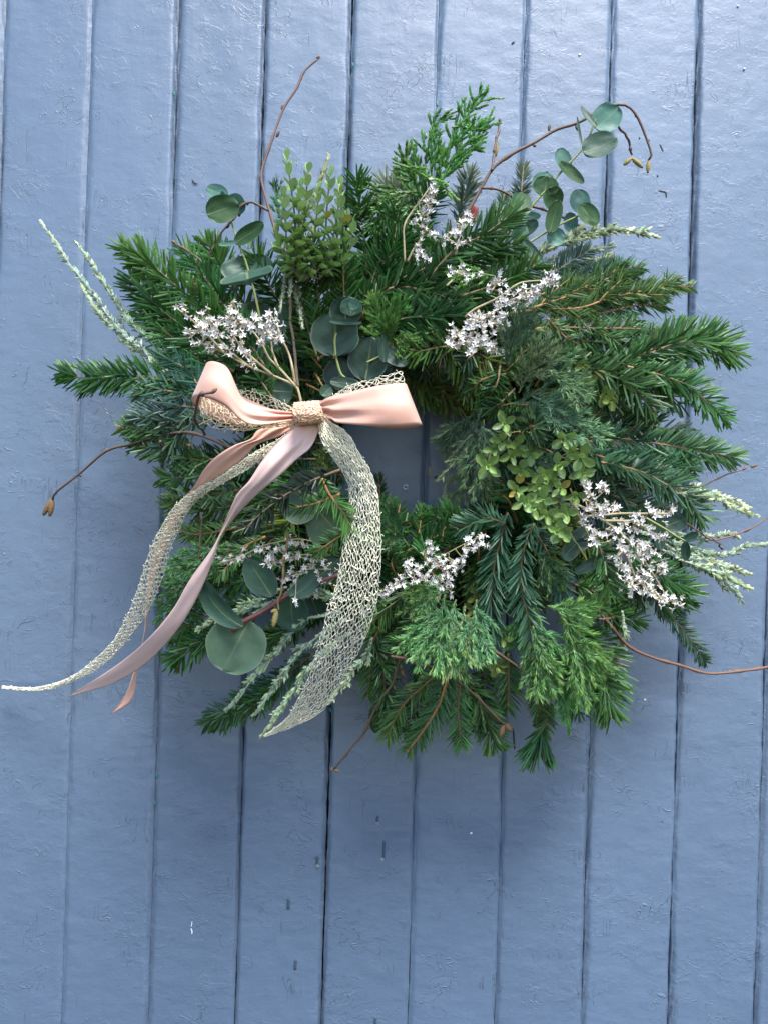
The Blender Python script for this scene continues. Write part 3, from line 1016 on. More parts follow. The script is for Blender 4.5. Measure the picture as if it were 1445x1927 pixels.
# --- feathery juniper
many('juniper', 150, 150, '''
905,770 890,820 872,880 858,960 |side=8,slen=69,sub=3,sublen=24,d0=130,d1=95,hang=.1
910,790 900,850 905,905 930,950 |side=8,slen=63,sub=3,sublen=24,d0=135,d1=105,hang=.1
900,760 880,790 855,820 828,850 |side=7,slen=57,sub=3,sublen=20,d0=110,d1=85
955,690 965,650 978,615 985,588 |side=7,slen=52,sub=3,sublen=20,d0=184,d1=194,age=(.1,.5)
975,740 995,700 1020,665 1045,640 |side=7,slen=57,sub=3,sublen=20,d0=184,d1=194,age=(.1,.5)
1000,700 1040,700 1075,725 1105,755 |side=7,slen=57,sub=3,sublen=22,d0=179,d1=184,age=(.1,.4)
1000,745 1046,770 1095,805 1150,818 |side=8,slen=63,sub=3,sublen=22,d0=179,d1=164,age=(.1,.9)
960,760 1000,760 1040,780 1075,800 |side=7,slen=51,sub=3,sublen=22,d0=174,d1=174,age=(.1,.4)
990,830 1000,860 1020,880 1040,890 |side=8,slen=36,sub=2,sublen=18,d0=150,d1=150
''''', scale=1.12, sang=36, age=(.0, .6), col=(0.085, 0.165, 0.095))
many('juniper', 160, 165, '''
745,665 725,620 712,585 702,550 |side=9,slen=44,sub=2,sublen=18
740,650 735,610 745,585 752,560 |side=8,slen=40,sub=2,sublen=18
730,650 740,640 748,645 758,660 |side=6,slen=34,sub=2,sublen=16
''', col=(0.046, 0.140, 0.042), sang=38, age=(.05, .6))
many('juniper', 160, 165, '''
838,1118 826,1158 790,1195 755,1228 |side=8,slen=71,sub=3,sublen=24
858,1128 838,1185 815,1225 800,1250 |side=8,slen=64,sub=3,sublen=24
875,1140 865,1190 855,1235 848,1272 |side=8,slen=64,sub=3,sublen=24
896,1128 890,1190 890,1225 905,1250 |side=7,slen=57,sub=3,sublen=24
845,1110 820,1110 790,1130 765,1150 |side=8,slen=42,sub=2,sublen=20,d0=145,d1=140
830,1080 815,1095 800,1115 795,1140 |side=8,slen=40,sub=2,sublen=20,d0=140,d1=140
''', col=(0.085, 0.200, 0.078), sang=36, age=(.0, .8), scale=1.08, st1=.74, curl=.5)
many('juniper', 160, 140, '''
1012,1160 1034,1215 1060,1290 1068,1350 1070,1382 |side=10,slen=66,sub=3,sublen=26,d1=110
1052,1152 1076,1196 1100,1240 1135,1272 |side=9,slen=66,sub=3,sublen=26
1002,1178 1008,1215 1020,1260 1040,1312 |side=8,slen=64,sub=3,sublen=26
1066,1190 1084,1230 1095,1280 1106,1335 |side=8,slen=57,sub=3,sublen=26
1030,1140 1060,1150 1090,1150 1120,1150 |side=7,slen=52,sub=3,sublen=22
1010,1130 990,1170 970,1200 955,1220 |side=8,slen=46,sub=3,sublen=22,d0=140,d1=130
''', col=(0.075, 0.205, 0.055), sang=34, age=(.0, .8), st1=.74, curl=.5, stemcol=(0.20, 0.26, 0.05), scale=1.12)
many('juniper', 140, 140, '''
1000,1030 1015,1050 1032,1075 1052,1108 |side=9,slen=42,sub=2,sublen=20
770,1030 750,1000 735,970 740,942 |side=9,slen=40,sub=2,sublen=18
760,1020 735,1010 720,1010 700,1015 |side=7,slen=34,sub=2,sublen=18
430,1020 380,1045 340,1060 308,1072 |side=7,slen=52,sub=3,sublen=20,d1=110
420,1050 370,1080 330,1100 302,1122 |side=7,slen=52,sub=3,sublen=20,d1=110
400,1080 350,1110 315,1140 288,1172 |side=7,slen=48,sub=3,sublen=20,d1=100
520,370 522,360 520,350 518,340 |side=4,slen=18,d0=60,d1=60
540,430 528,410 522,380 520,360 |side=6,slen=24,d0=70,d1=60
''', col=(0.050, 0.145, 0.056), sang=38, age=(.1, .5))
# --- leyland cypress at the top
many('thuja', 120, 110, '''
790,420 818,340 840,283 874,239 885,205 915,188 943,187 |side=9,slen=70,sang=38,st0=.25,st1=.85,sub=3,sublen=22,dens=1.0,stemcol=(.2,.2,.06)
790,400 799,310 813,247 835,222 862,208 |side=8,slen=54,sang=34,sub=2,sublen=20
810,380 857,291 896,255 915,230 928,205 |side=8,slen=50,sang=34,sub=2,sublen=20
820,370 850,300 880,282 916,252 |side=7,slen=44,sang=34,sub=2,sublen=18
800,380 775,330 758,310 742,305 |side=6,slen=40,sang=36,sub=2,sublen=18
780,380 770,320 765,295 770,270 |side=6,slen=34,sang=36,sub=2,sublen=16
850,240 872,236 890,238 910,245 |side=5,slen=26,sang=36,age=(.2,.7)
''', age=(.0, .4), curl=.45)
sprig('thuja', '738,305 775,318 813,335 862,375', 150, 150, age=(.3, .6), side=4, slen=30, sang=20)
many('thuja', 125, 120, '''
790,360 740,365 700,385 672,412 |side=8,slen=44,sang=36,sub=3,sublen=20
800,380 760,400 735,425 715,450 |side=8,slen=44,sang=36,sub=3,sublen=20
780,390 740,395 720,405 690,430 |side=7,slen=40,sang=36,sub=3,sublen=18
930,520 900,515 870,520 848,530 |side=6,slen=30,sang=36,sub=2,sublen=16,d0=160,d1=160,age=(.4,.8)
''', col=(0.045, 0.13, 0.026), age=(.05, .4), curl=.4)
# --- silver heath spikes
HK = dict(label=None)
many('silver', 120, 60, '''
320,710 260,650 225,620 180,560 150,520 125,490 100,450 78,417 |label='longest silver heath spike reaching out at upper left'
340,690 285,640 245,605 225,575 195,530 170,490 142,455
320,700 265,660 235,635 200,605 170,565 152,535
370,730 310,680 280,660 240,630 225,598 |d1=80
380,720 335,665 305,635 285,605 262,578 |d1=100
390,740 330,692 270,667 226,640 |d1=85
''', side=4, slen=14, sang=20, st0=.1, st1=.5)
many('silver', 150, 110, '''
527,590 535,530 542,480 556,440 578,400 603,340 618,292 |label='silver heath spike standing upright through the small leaved sprigs'
545,560 552,510 566,470 590,430 |d1=130
570,620 560,560 545,500 546,460
''', col=(0.17, 0.22, 0.13))
many('silver', 110, 80, '''
960,505 1010,478 1060,455 1110,438 1160,433 1205,438 1239,446 |scale=1.25,label='plump silver heath spike pointing right under the eucalyptus'
970,515 1030,490 1100,470 1158,464
980,530 1040,515 1100,497 1152,480
1030,470 1080,448 1120,440 1150,440
''', side=7, slen=26, sang=26, st0=.2, st1=.9)
many('silver', 110, 60, '''
1230,925 1300,930 1340,935 1380,955 1424,971
1240,915 1310,922 1360,935 1410,955
1190,985 1250,1000 1300,1010 1340,1010 1375,1003 1392,1012
1200,1000 1290,1030 1350,1045 1400,1030 1446,1022 |label='silver heath spike running off the right edge'
1210,1020 1290,1040 1350,1060 1395,1075 1413,1081
1230,1030 1300,1055 1345,1085 1380,1110 1400,1136
1270,1050 1340,1075 1375,1090 1413,1108
1245,1020 1300,1060 1340,1075 1370,1115
1170,1150 1170,1205 1162,1228 1156,1250
''', side=6, slen=20, sang=24, st0=.3, st1=.92)
many('silver', 175, 130, '''
640,1150 605,1160 570,1168 530,1215 490,1260 450,1310 426,1337 |label='pale heath spike hanging down left of the wide lace tail'
650,1165 610,1190 560,1230 520,1290 478,1346
660,1190 600,1235 560,1290 520,1350 492,1386
540,1105 500,1122 425,1158 370,1183 |d0=140,d1=120
700,1200 690,1230 655,1275 620,1322 |d0=135,d1=110
650,1130 620,1120 590,1118 562,1122
520,1130 500,1140 480,1140 450,1150 |d0=150,d1=140
560,1080 550,1110 540,1125 520,1135 |d0=150
''', side=5, slen=20, sang=22, st0=.2, st1=.9, col=(0.27, 0.38, 0.27))

# ------------------------------------------------------------------ bare twigs with buds and catkins


def knobby(path, d0, d1, r0, r1):
    P = W(cr(parse(path, d0, d1), 44))
    n = len(P)
    rr = np.linspace(r0, r1, n) * PX * 0.88
    rr = rr * (1 + 0.16 * vnoise(np.linspace(0, 14, n), np.full(n, random.random() * 50), 61))
    for k in range(random.randint(3, 5)):
        i = random.randint(2, n - 3)
        rr[i] *= 1.45
        rr[i - 1] *= 1.15
    P = P + np.stack([vnoise(np.linspace(0, 9, n), np.full(n, random.random() * 60), q) for q in (62, 63, 64)], 1) * 2.3 * PX
    return P, rr


def pod(parent, name, x0, y0, x1, y1, d, r, color, mat=None):
    """bud or catkin from one pixel to another"""
    q = np.linspace(0, 1, 12)
    P = W(np.stack([x0 + (x1 - x0) * q, y0 + (y1 - y0) * q, np.full(12, d)], 1))
    prof = np.sin(np.pi * np.clip(0.10 + 0.86 * q, 0, 1)) ** 0.55
    prof = prof * (1 + 0.10 * np.cos(q * 40))
    mb = MB()
    tube(mb, P, r * PX * prof, 8)
    mb.build(name, mat or M_CATKIN, parent, color)


def twig(paths, d0, d1, r0, r1, col, label, buds=(), catkins=(), ccol=(0.30, 0.24, 0.09)):
    mb = MB()
    for k, p in enumerate(paths):
        P, rr = knobby(p, d0, d1, r0 * (1 if k == 0 else 0.75), r1)
        tube(mb, P, rr, 7)
    o = mb.build('bare_twig', M_BARK, wreath, col, label=label)
    dm = d1
    for b in buds:
        pod(o, 'bud', *b[:4], b[4] if len(b) > 4 else dm, 3.0, (0.16, 0.10, 0.06), M_BARK)
    for b in catkins:
        pod(o, 'catkin', *b[:4], b[4] if len(b) > 4 else dm, b[5] if len(b) > 5 else 5.0, ccol)
    return o


BR = (0.13, 0.075, 0.05)
RB = (0.17, 0.085, 0.06)
twig(['600,560 560,510 535,470 520,440 508,400 500,365 492,335 494,312 511,265 523,232 537,200 560,165 572,135 600,107'], 110, 80, 3.6, 2.2, RB, 'tall reddish bare twig rising above the small leaved sprig',
     buds=((531, 206, 534, 196), (521, 258, 526, 246), (490, 338, 492, 328), (596, 111, 602, 105)))
twig(['506,395 485,384 465,383 447,400 430,425 412,448 388,485', '470,650 440,580 420,545 378,490 355,475 328,455'], 115, 105, 2.6, 2.0, BR, 'thin twig forking behind the upper left eucalyptus',
     buds=((467, 386, 464, 378), (452, 398, 450, 408), (432, 420, 427, 430), (331, 459, 324, 452)))
twig(['860,425 880,395 910,345 935,310 990,275 1040,245 1085,232 1130,205 1162,197 1185,203 1205,230 1220,270 1225,295 1219,303', '926,322 928,290 935,260 941,226', '905,352 935,355 965,370 1000,390 1040,400 1100,430', '1155,225 1165,242 1180,262 1187,292'],
     105, 85, 3.8, 2.4, BR, 'long arching twig over the top right eucalyptus with hanging catkins',
     buds=((1032, 246, 1034, 233), (1083, 233, 1086, 246), (1002, 272, 1008, 276), (936, 275, 932, 262), (940, 232, 940, 222), (1194, 212, 1198, 222), (1216, 262, 1221, 266)),
     catkins=((1186, 298, 1173, 311, 85, 4.2), (1189, 298, 1209, 316, 85, 4.6), (1220, 302, 1218, 326, 85, 4.0), (934, 268, 933, 294, 88, 3.6)))
twig(['500,880,150 430,842,160 400,826,158 350,812,140 290,822 245,835 200,848 150,890 105,925 98,942', '385,818,150 367,785,222 374,750,262 380,740,267 402,738,267', '340,815 310,818 280,830', '302,830 305,860 306,880'], 140, 85, 3.2, 2.4, BR, 'long twig reaching out at left ending in a pair of catkins',
     buds=((204, 845, 196, 850), (149, 891, 153, 897), (305, 878, 307, 900), (398, 740, 409, 731, 267)), catkins=((98, 940, 82, 970, 85, 5.4), (100, 942, 94, 972, 86, 5.4)), ccol=(0.17, 0.105, 0.05))
twig(['380,965 378,1010 376,1050 370,1125'], 135, 130, 1.8, 1.6, BR, 'short thin twig hanging behind the left satin tail', buds=((371, 1110, 366, 1135),))
twig(['1080,1110 1115,1140 1150,1180 1180,1215 1225,1237 1275,1252 1335,1267 1400,1262 1445,1255 1485,1246', '1128,1166 1160,1160 1181,1151'], 110, 70, 3.4, 2.6, (0.19, 0.085, 0.05), 'red brown twig curving off the right edge at lower right',
     buds=((1178, 1204, 1182, 1196), (1268, 1250, 1280, 1250), (1375, 1264, 1390, 1260)))
twig(['1250,960 1295,935 1340,905 1375,890 1405,880'], 80, 60, 2.2, 1.4, (0.22, 0.10, 0.08), 'hair thin twig with two buds above the right heath spikes', buds=((1396, 884, 1405, 877), (1412, 879, 1425, 874)))
twig(['1240,955 1290,985 1320,1005 1345,1015 1400,1000 1445,975 1480,955', '1340,1014 1350,1022 1357,1031'], 100, 70, 2.2, 1.6, (0.20, 0.09, 0.07), 'thin red twig crossing the right heath spikes', buds=((1398, 1001, 1412, 994), (1355, 1029, 1360, 1034)))
twig(['735,1235 800,1252 850,1275 890,1305 920,1335 948,1364'], 145, 110, 2.6, 2.4, BR, 'twig hanging at the bottom with two fat catkins', buds=((946, 1360, 955, 1368),), catkins=((948, 1364, 941, 1387, 110, 5.4), (951, 1362, 962, 1377, 111, 6.0)), ccol=(0.20, 0.125, 0.06))
twig(['765,1235 750,1250 735,1290 710,1325 690,1370 660,1410 628,1447'], 130, 80, 2.8, 2.2, BR, 'crooked twig dangling below the wide lace tail', buds=((653, 1418, 649, 1426), (626, 1444, 622, 1452), (628, 1448, 640, 1452)))
twig(['890,1200 915,1215 960,1245 1010,1280 1062,1312'], 160, 130, 2.6, 2.0, BR, 'brown twig lying slantwise between the two juniper sprays')
twig(['752,1252 758,1270 765,1290 786,1315'], 125, 110, 2.4, 1.8, BR, 'short twig stub below the juniper spray')
twig(['546,1000 535,1050 530,1100 522,1148'], 190, 185, 2.2, 1.8, (0.32, 0.19, 0.08), 'tan twig hanging over the lower left flowers with green catkins', catkins=((522, 1148, 510, 1152, 186, 3.6), (521, 1150, 514, 1180, 186, 4.6)))
twig(['810,1150 825,1125 835,1100'], 140, 130, 2.8, 2.4, (0.12, 0.06, 0.05), 'dark stub in the gap under the lower centre flowers')
twig(['560,730 556,680 552,640 548,600 545,540 546,450'], 128, 140, 3.2, 2.4, (0.26, 0.20, 0.13), 'grey brown woody stem at the middle of the upper left')

# ------------------------------------------------------------------ eucalyptus
TONE = {'dark': (0.014, 0.042, 0.027), 'mid': (0.034, 0.084, 0.054), 'pale': (0.075, 0.185, 0.140), 'green': (0.028, 0.082, 0.020), 'grey': (0.070, 0.125, 0.076), 'ink': (0.010, 0.034, 0.026)}


def leaf_mesh(mb, b, t, w, d, roll=0.0, dt=0.0, cup=0.10, bend=0.05, shape=0.9, sway=0.0):
    """one leaf from pixel b to pixel t, w pixels across"""
    B, Tt = W([(*b, d)])[0], W([(*t, d + dt)])[0]
    A = Tt - B
    ln = np.linalg.norm(A)
    A = A / ln
    F = np.array([0, -1.0, 0])
    N = nrm(F - A * (A @ F))
    S = np.cross(A, N)
    cr_, sr_ = math.cos(roll), math.sin(roll)
    S, N = cr_ * S + sr_ * N, cr_ * N - sr_ * S
    ns, nv = 15, 13
    s = 0.5 - 0.5 * np.cos(np.linspace(0, np.pi, ns))
    v = np.sin(np.linspace(-np.pi / 2, np.pi / 2, nv))
    ss, vv = np.meshgrid(s, v, indexing='ij')
    h = np.sqrt(np.clip(1 - (2 * ss - 1) ** 2, 0, 1)) ** shape * (1 + 0.12 * (0.5 - ss))
    wig = 1 + 0.035 * 1.8 * vnoise(ss * 5 + random.random() * 50, vv * 1.5 + 3, 71)
    X = vv * h * wig * 0.5 * w * PX
    hw = w * PX
    Y = cup * hw * (vv * h) ** 2 * 1.2 + bend * ln * 4 * (ss - 0.5) ** 2 + 0.04 * hw * vnoise(ss * 4 + random.random() * 40, vv * 3, 72)
    X = X + sway * ln * (ss - ss ** 2) * 2
    V = B + ss[..., None] * ln * A + X[..., None] * S + Y[..., None] * N
    edge = np.maximum(np.abs(vv), np.abs(2 * ss - 1) ** 3)
    mb.add(V, grid_faces(ns, nv), lu=ss.ravel(), lv=(vv * h).ravel(), edge=edge.ravel())


def euc(stems, leaves, d, label, stemcol=(0.26, 0.33, 0.09), r=2.4, dz=14):
    mb = MB()
    for p in stems:
        P = W(cr(parse(p, d, d), 26))
        tube(mb, P, np.linspace(r, r * 0.7, 26) * PX, 7)
    o = mb.build('eucalyptus_sprig', M_BARK, wreath, stemcol, label=label)
    for row in leaves:
        b, t, w, tone = row[:4]
        kw = row[4] if len(row) > 4 else {}
        kw = dict(kw)
        dd = kw.pop('d', d + random.uniform(-dz * .3, dz * .5))
        m2 = MB()
        leaf_mesh(m2, b, t, w, dd, roll=kw.pop('roll', random.uniform(-0.25, 0.25)), dt=kw.pop('dt', random.uniform(-8, 8)), **kw)
        c = TONE[tone]
        j = random.uniform(0.9, 1.1)
        m2.build('leaf', M_EUC, o, tuple(q * j for q in c))
    return o


euc(['500,640 490,600 478,545 462,490 450,460 440,430 431,402'],
    [((468, 530), (465, 483), 92, 'mid', dict(roll=0, shape=.75)), ((468, 521), (468, 543), 92, 'mid', dict(d=150, dt=26, roll=0, shape=.8, bend=.2)),
     ((443, 458), (498, 421), 30, 'green', dict(dt=10, shape=1.0)), ((447, 456), (412, 461), 9, 'pale', {}),
     ((390, 404), (449, 383), 48, 'green', dict(d=138)), ((391, 355), (430, 368), 26, 'pale', dict(d=116)), ((434, 366), (456, 402), 34, 'pale', dict(d=114)),
     ((445, 590), (522, 600), 50, 'dark', dict(d=122)), ((532, 572), (528, 626), 34, 'mid', dict(d=126)), ((421, 372), (418, 360), 8, 'pale', {}), ((470, 470), (476, 430), 16, 'mid', dict(d=112))],
    130, 'eucalyptus sprig standing at upper left with big round leaves')
euc(['690,770 660,720 640,700 630,640 645,605 652,575 660,568', '760,672 735,664 690,682'],
    [((630, 671), (632, 588), 84, 'dark', dict(roll=.1, bend=.03)), ((650, 609), (650, 557), 54, 'dark', dict(d=172)), ((660, 594), (662, 560), 36, 'mid', dict(d=178)), ((668, 582), (664, 562), 18, 'pale', dict(d=182)),
     ((620, 605), (681, 607), 9, 'mid', dict(d=178)), ((688, 717), (700, 635), 66, 'dark', dict(d=160)), ((722, 682), (720, 630), 18, 'dark', dict(d=168)), ((722, 662), (766, 686), 28, 'dark', dict(d=166)),
     ((638, 735), (640, 674), 54, 'ink', dict(d=150)), ((622, 718), (678, 724), 20, 'dark', dict(d=168)), ((514, 735), (552, 738), 52, 'dark', dict(d=150)), ((606, 745), (622, 727), 22, 'mid', dict(d=160))],
    164, 'dark eucalyptus sprig at the centre just above the bow')
euc(['930,470 945,440 975,415 1020,365 1058,320 1095,280 1115,240 1122,212', '930,505 945,490 990,460 1030,435 1062,418 1100,401', '938,452 950,425 965,410 975,398'],
    [((1119, 243), (1162, 203), 50, 'pale', dict(shape=.8)), ((1121, 241), (1092, 202), 13, 'mid', {}), ((1096, 288), (1160, 262), 50, 'mid', dict(shape=.8)), ((1094, 276), (1085, 221), 5, 'mid', {}),
     ((1064, 322), (1052, 280), 32, 'pale', dict(d=100)), ((1050, 307), (1097, 345), 24, 'green', dict(d=118)), ((1012, 362), (1030, 325), 40, 'pale', dict(d=96)), ((1022, 370), (1030, 332), 46, 'green', dict(d=116)),
     ((1028, 356), (1050, 390), 40, 'green', dict(d=120)), ((978, 405), (982, 362), 40, 'green', dict(d=122)), ((978, 408), (1017, 408), 20, 'pale', dict(d=100)),
     ((1033, 438), (1050, 377), 28, 'green', dict(d=124)), ((1028, 446), (1062, 448), 34, 'pale', dict(d=118)), ((1092, 402), (1088, 358), 38, 'pale', dict(d=104)), ((1092, 386), (1122, 424), 34, 'green', dict(d=118)),
     ((1074, 438), (1072, 400), 26, 'pale', dict(d=96)), ((975, 466), (980, 417), 30, 'pale', dict(d=112)), ((975, 446), (1020, 496), 20, 'mid', dict(d=122)), ((934, 505), (938, 462), 42, 'dark', dict(d=116)), ((930, 440), (955, 400), 28, 'dark', dict(d=104)), ((985, 440), (1010, 415), 24, 'mid', dict(d=104))],
    116, 'large eucalyptus sprig with two stems slanting up at top right')
euc(['1060,985 1075,1010 1092,1035 1105,1056'], [((1082, 1022), (1058, 1052), 30, 'dark', {}), ((1142, 1044), (1080, 1079), 20, 'dark', dict(d=160, shape=1.1)), ((1078, 1035), (1110, 990), 36, 'ink', dict(d=140)), ((1115, 1020), (1080, 1022), 16, 'ink', dict(d=150))],
    156, 'small dark eucalyptus sprig under the yellow green leaves')
euc(['1215,975 1250,995 1268,1007 1288,1018'], [((1284, 1018), (1313, 1002), 16, 'mid', {}), ((1288, 1019), (1290, 1055), 17, 'mid', {}), ((1240, 1035), (1242, 972), 22, 'dark', dict(d=112)), ((1252, 990), (1290, 975), 36, 'dark', dict(d=110)), ((1225, 1040), (1245, 1010), 24, 'dark', dict(d=108)), ((1312, 1030), (1322, 1015), 7, 'green', {})],
    125, 'small eucalyptus sprig at right between white flowers and heath spikes')
euc(['438,1188 455,1172 495,1150 545,1118 590,1100 640,1080'],
    [((470, 1166), (420, 1262), 98, 'grey', dict(d=178, shape=.8, bend=.02, roll=.05)), ((462, 1176), (384, 1086), 38, 'mid', dict(d=186, sway=-.32, shape=1.1, bend=.12)), ((512, 1122), (466, 1050), 48, 'mid', dict(d=184, shape=1.0)),
     ((545, 1122), (602, 1072), 30, 'mid', dict(d=186, sway=.2)), ((548, 1118), (552, 1188), 60, 'mid', dict(d=162)), ((590, 1095), (640, 1050), 40, 'dark', dict(d=160)), ((585, 1120), (600, 1160), 40, 'dark', dict(d=150))],
    180, 'eucalyptus sprig on a red stem at lower left with one big grey leaf', stemcol=(0.22, 0.07, 0.06), r=4.2)
euc(['660,960 600,955 570,945'], [((606, 955), (536, 915), 88, 'grey', dict(d=206, shape=.8)), ((600, 960), (640, 1008), 78, 'grey', dict(d=196, shape=.8))], 180, 'two pale eucalyptus leaves beneath the bow behind bright spruce')
euc(['700,1230 690,1260 705,1320'], [((665, 1272), (702, 1268), 32, 'dark', dict(d=80)), ((704, 1330), (708, 1380), 26, 'green', dict(d=80))], 82, 'two eucalyptus leaves peeping out at the bottom beside the dangling twig')

# ------------------------------------------------------------------ small leaved hebe: every leaf an object sharing one of three meshes


def small_leaf(kind):
    mb = MB()
    ns, nv = 9, 7
    s = 0.5 - 0.5 * np.cos(np.linspace(0, np.pi, ns))
    v = np.linspace(-1, 1, nv)
    ss, vv = np.meshgrid(s, v, indexing='ij')
    h = np.sin(np.pi * np.clip(ss, 0, 1) ** (0.95 + 0.2 * kind)) ** 0.75
    h[0] = 0.12
    X = vv * h * (0.235 + 0.04 * kind)
    Z = 0.10 * (vv * h) ** 2 + (0.14 - 0.07 * kind) * ss ** 2 - 0.03 * np.exp(-(vv * 4) ** 2) * (1 - ss)
    edge = np.maximum(np.abs(vv), np.abs(2 * ss - 1) ** 3)
    mb.add(np.stack([X, ss, Z], -1), grid_faces(ns, nv), lu=ss.ravel(), lv=(vv * h).ravel(), edge=edge.ravel())
    HDATA.append((np.vstack(mb.v), np.vstack(mb.f), {q: np.concatenate(x) for q, x in mb.a.items()}))
    me = mb.mesh('hebe_leaf')
    me.materials.append(M_HEBE)
    return me


HDATA = []
HL = [small_leaf(k) for k in range(3)]


def more_leaf(mb, pos, D, U, ln):
    D = D / np.linalg.norm(D)
    S = np.cross(D, U)
    S /= np.linalg.norm(S)
    U = np.cross(S, D)
    V, F, A = HDATA[random.randrange(3)]
    mb.add((V[:, :1] * S + V[:, 1:2] * D + V[:, 2:] * U) * ln + pos, F, **A)


def put_leaf(parent, pos, D, U, ln, color):
    D = D / np.linalg.norm(D)
    S = np.cross(D, U)
    S /= np.linalg.norm(S)
    U = np.cross(S, D)
    o = bpy.data.objects.new('hebe_leaf', random.choice(HL))
    COL.objects.link(o)
    o.parent = parent
    p = pos - ORG
    o.matrix_local = Matrix(((S[0] * ln, D[0] * ln, U[0] * ln, p[0]), (S[1] * ln, D[1] * ln, U[1] * ln, p[1]), (S[2] * ln, D[2] * ln, U[2] * ln, p[2]), (0, 0, 0, 1)))
    j = random.uniform(0.8, 1.2)
    o.color = (color[0] * j, color[1] * j, color[2] * j * random.uniform(.8, 1.2), 1)


def hebe_stem(rows, d0, d1, color, tipc, L, label, pairs):
    mb = MB()
    paths = []
    low = MB()
    for p in rows:
        P = W(cr(parse(p, d0, d1), 24))
        paths.append(P)
        tube(mb, P, np.linspace(2.2, 1.3, 24) * PX, 6)
    o = mb.build('hebe_sprig', M_BARK, wreath, (0.13, 0.14, 0.05), label=label)
    for P in paths:
        T, N, S = frames(P)
        for k in range(pairs):
            t = 0.12 + 0.88 * k / (pairs - 1)
            i = min(int(t * 23), 23)
            rot = (k % 2) * math.pi / 2 + 0.5 + random.uniform(-.2, .2)
            al = R(74 - 50 * t ** 3)
            for q in range(2):
                a = rot + q * math.pi
                out = math.cos(a) * N[i] + math.sin(a) * S[i]
                D = math.cos(al) * T[i] + math.sin(al) * out
                U = math.cos(al) * out * -1 + math.sin(al) * T[i]
                c = tuple(color[m] * (1 - t ** 2) + tipc[m] * t ** 2 for m in range(3))
                if random.random() < 0.05:
                    c = (0.30, 0.30, 0.06)
                ln = L * PX * (1 - 0.35 * t ** 4) * random.uniform(.8, 1.1)
                if t > 0.58:
                    put_leaf(o, P[i], D, U + rng.normal(0, .15, 3), ln, c)
                else:
                    more_leaf(low, P[i], D, U + rng.normal(0, .15, 3), ln)
    low.build('lower_leaves', M_HEBE, o, tuple(v * 1.25 for v in color), kind='stuff')
    return o


hebe_stem(['570,530 555,480 556,420 550,365 541,302', '570,530 566,480 572,430 576,375 580,325', '570,530 598,490 612,440 616,385 622,332', '570,530 577,490 590,450 596,410 600,360', '570,530 560,500 562,440 563,400 566,352', '570,530 606,500 626,450 634,410 640,365', '570,530 548,500 540,460 538,420 534,372'], 150, 165, (0.150, 0.265, 0.075), (0.32, 0.48, 0.19), 29, 'small leaved pale green sprig standing at the top beside the tall twig', 15)
hebe_stem(['600,525 640,490 646,440 642,395 640,352', '600,525 545,500 526,465 522,440', '600,525 620,500 632,460 640,420', '600,525 655,475 662,440 656,410'], 150, 155, (0.130, 0.240, 0.066), (0.28, 0.44, 0.16), 28, 'second small leaved sprig tucked against its paler neighbour at the top', 11)


def rosettes(spots, d, label, color, L=23):
    mb = MB()
    for x, y, *e in spots:
        tip = W([(x, y, d + random.uniform(-6, 6))])[0]
        base = W([(x + random.uniform(-25, 10) + 10, y + random.uniform(-30, 5), d - 45)])[0]
        mb_p = cr(np.array([base, (base + tip) / 2 + rng.normal(0, 2 * PX, 3), tip]), 8)
        tube(mb, mb_p, np.linspace(2, 1.2, 8) * PX, 5)
        spots_tip.append((tip, nrm(tip - base)))
    o = mb.build('hebe_sprig', M_BARK, wreath, (0.16, 0.18, 0.05), label=label)
    low = MB()
    for tip, ax in spots_tip:
        ax = nrm(0.55 * ax + np.array([0, -1.0, 0]) * 0.75 + np.array([0, 0, random.uniform(-.55, .1)]) + AX * random.uniform(-.35, .35))
        ref = nrm(np.cross(ax, rng.normal(0, 1, 3)))
        ref2 = np.cross(ax, ref)
        rot = random.uniform(0, 6.28)
        sc = random.uniform(.85, 1.12)
        for lay, (al, n, l, dep) in enumerate(((18, 2, .62, 0), (52, 2, .92, 2), (72, 2, 1.05, 5), (84, 2, 1.1, 10))):
            if lay == 3 and random.random() < .35:
                continue
            for q in range(n):
                a = rot + lay * math.pi / 2 + q * math.pi + random.uniform(-.18, .18)
                out = math.cos(a) * ref + math.sin(a) * ref2
                al_ = R(al + random.uniform(-8, 8))
                D = math.cos(al_) * ax + math.sin(al_) * out
                U = math.sin(al_) * ax - math.cos(al_) * out
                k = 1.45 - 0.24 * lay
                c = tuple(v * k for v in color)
                if random.random() < .04 and lay > 1:
                    c = (0.32, 0.25, 0.05)
                if lay < 3:
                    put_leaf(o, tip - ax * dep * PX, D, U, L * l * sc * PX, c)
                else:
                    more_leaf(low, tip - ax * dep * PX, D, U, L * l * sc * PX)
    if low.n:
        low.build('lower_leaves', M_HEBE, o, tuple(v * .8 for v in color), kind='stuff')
    spots_tip.clear()
    return o


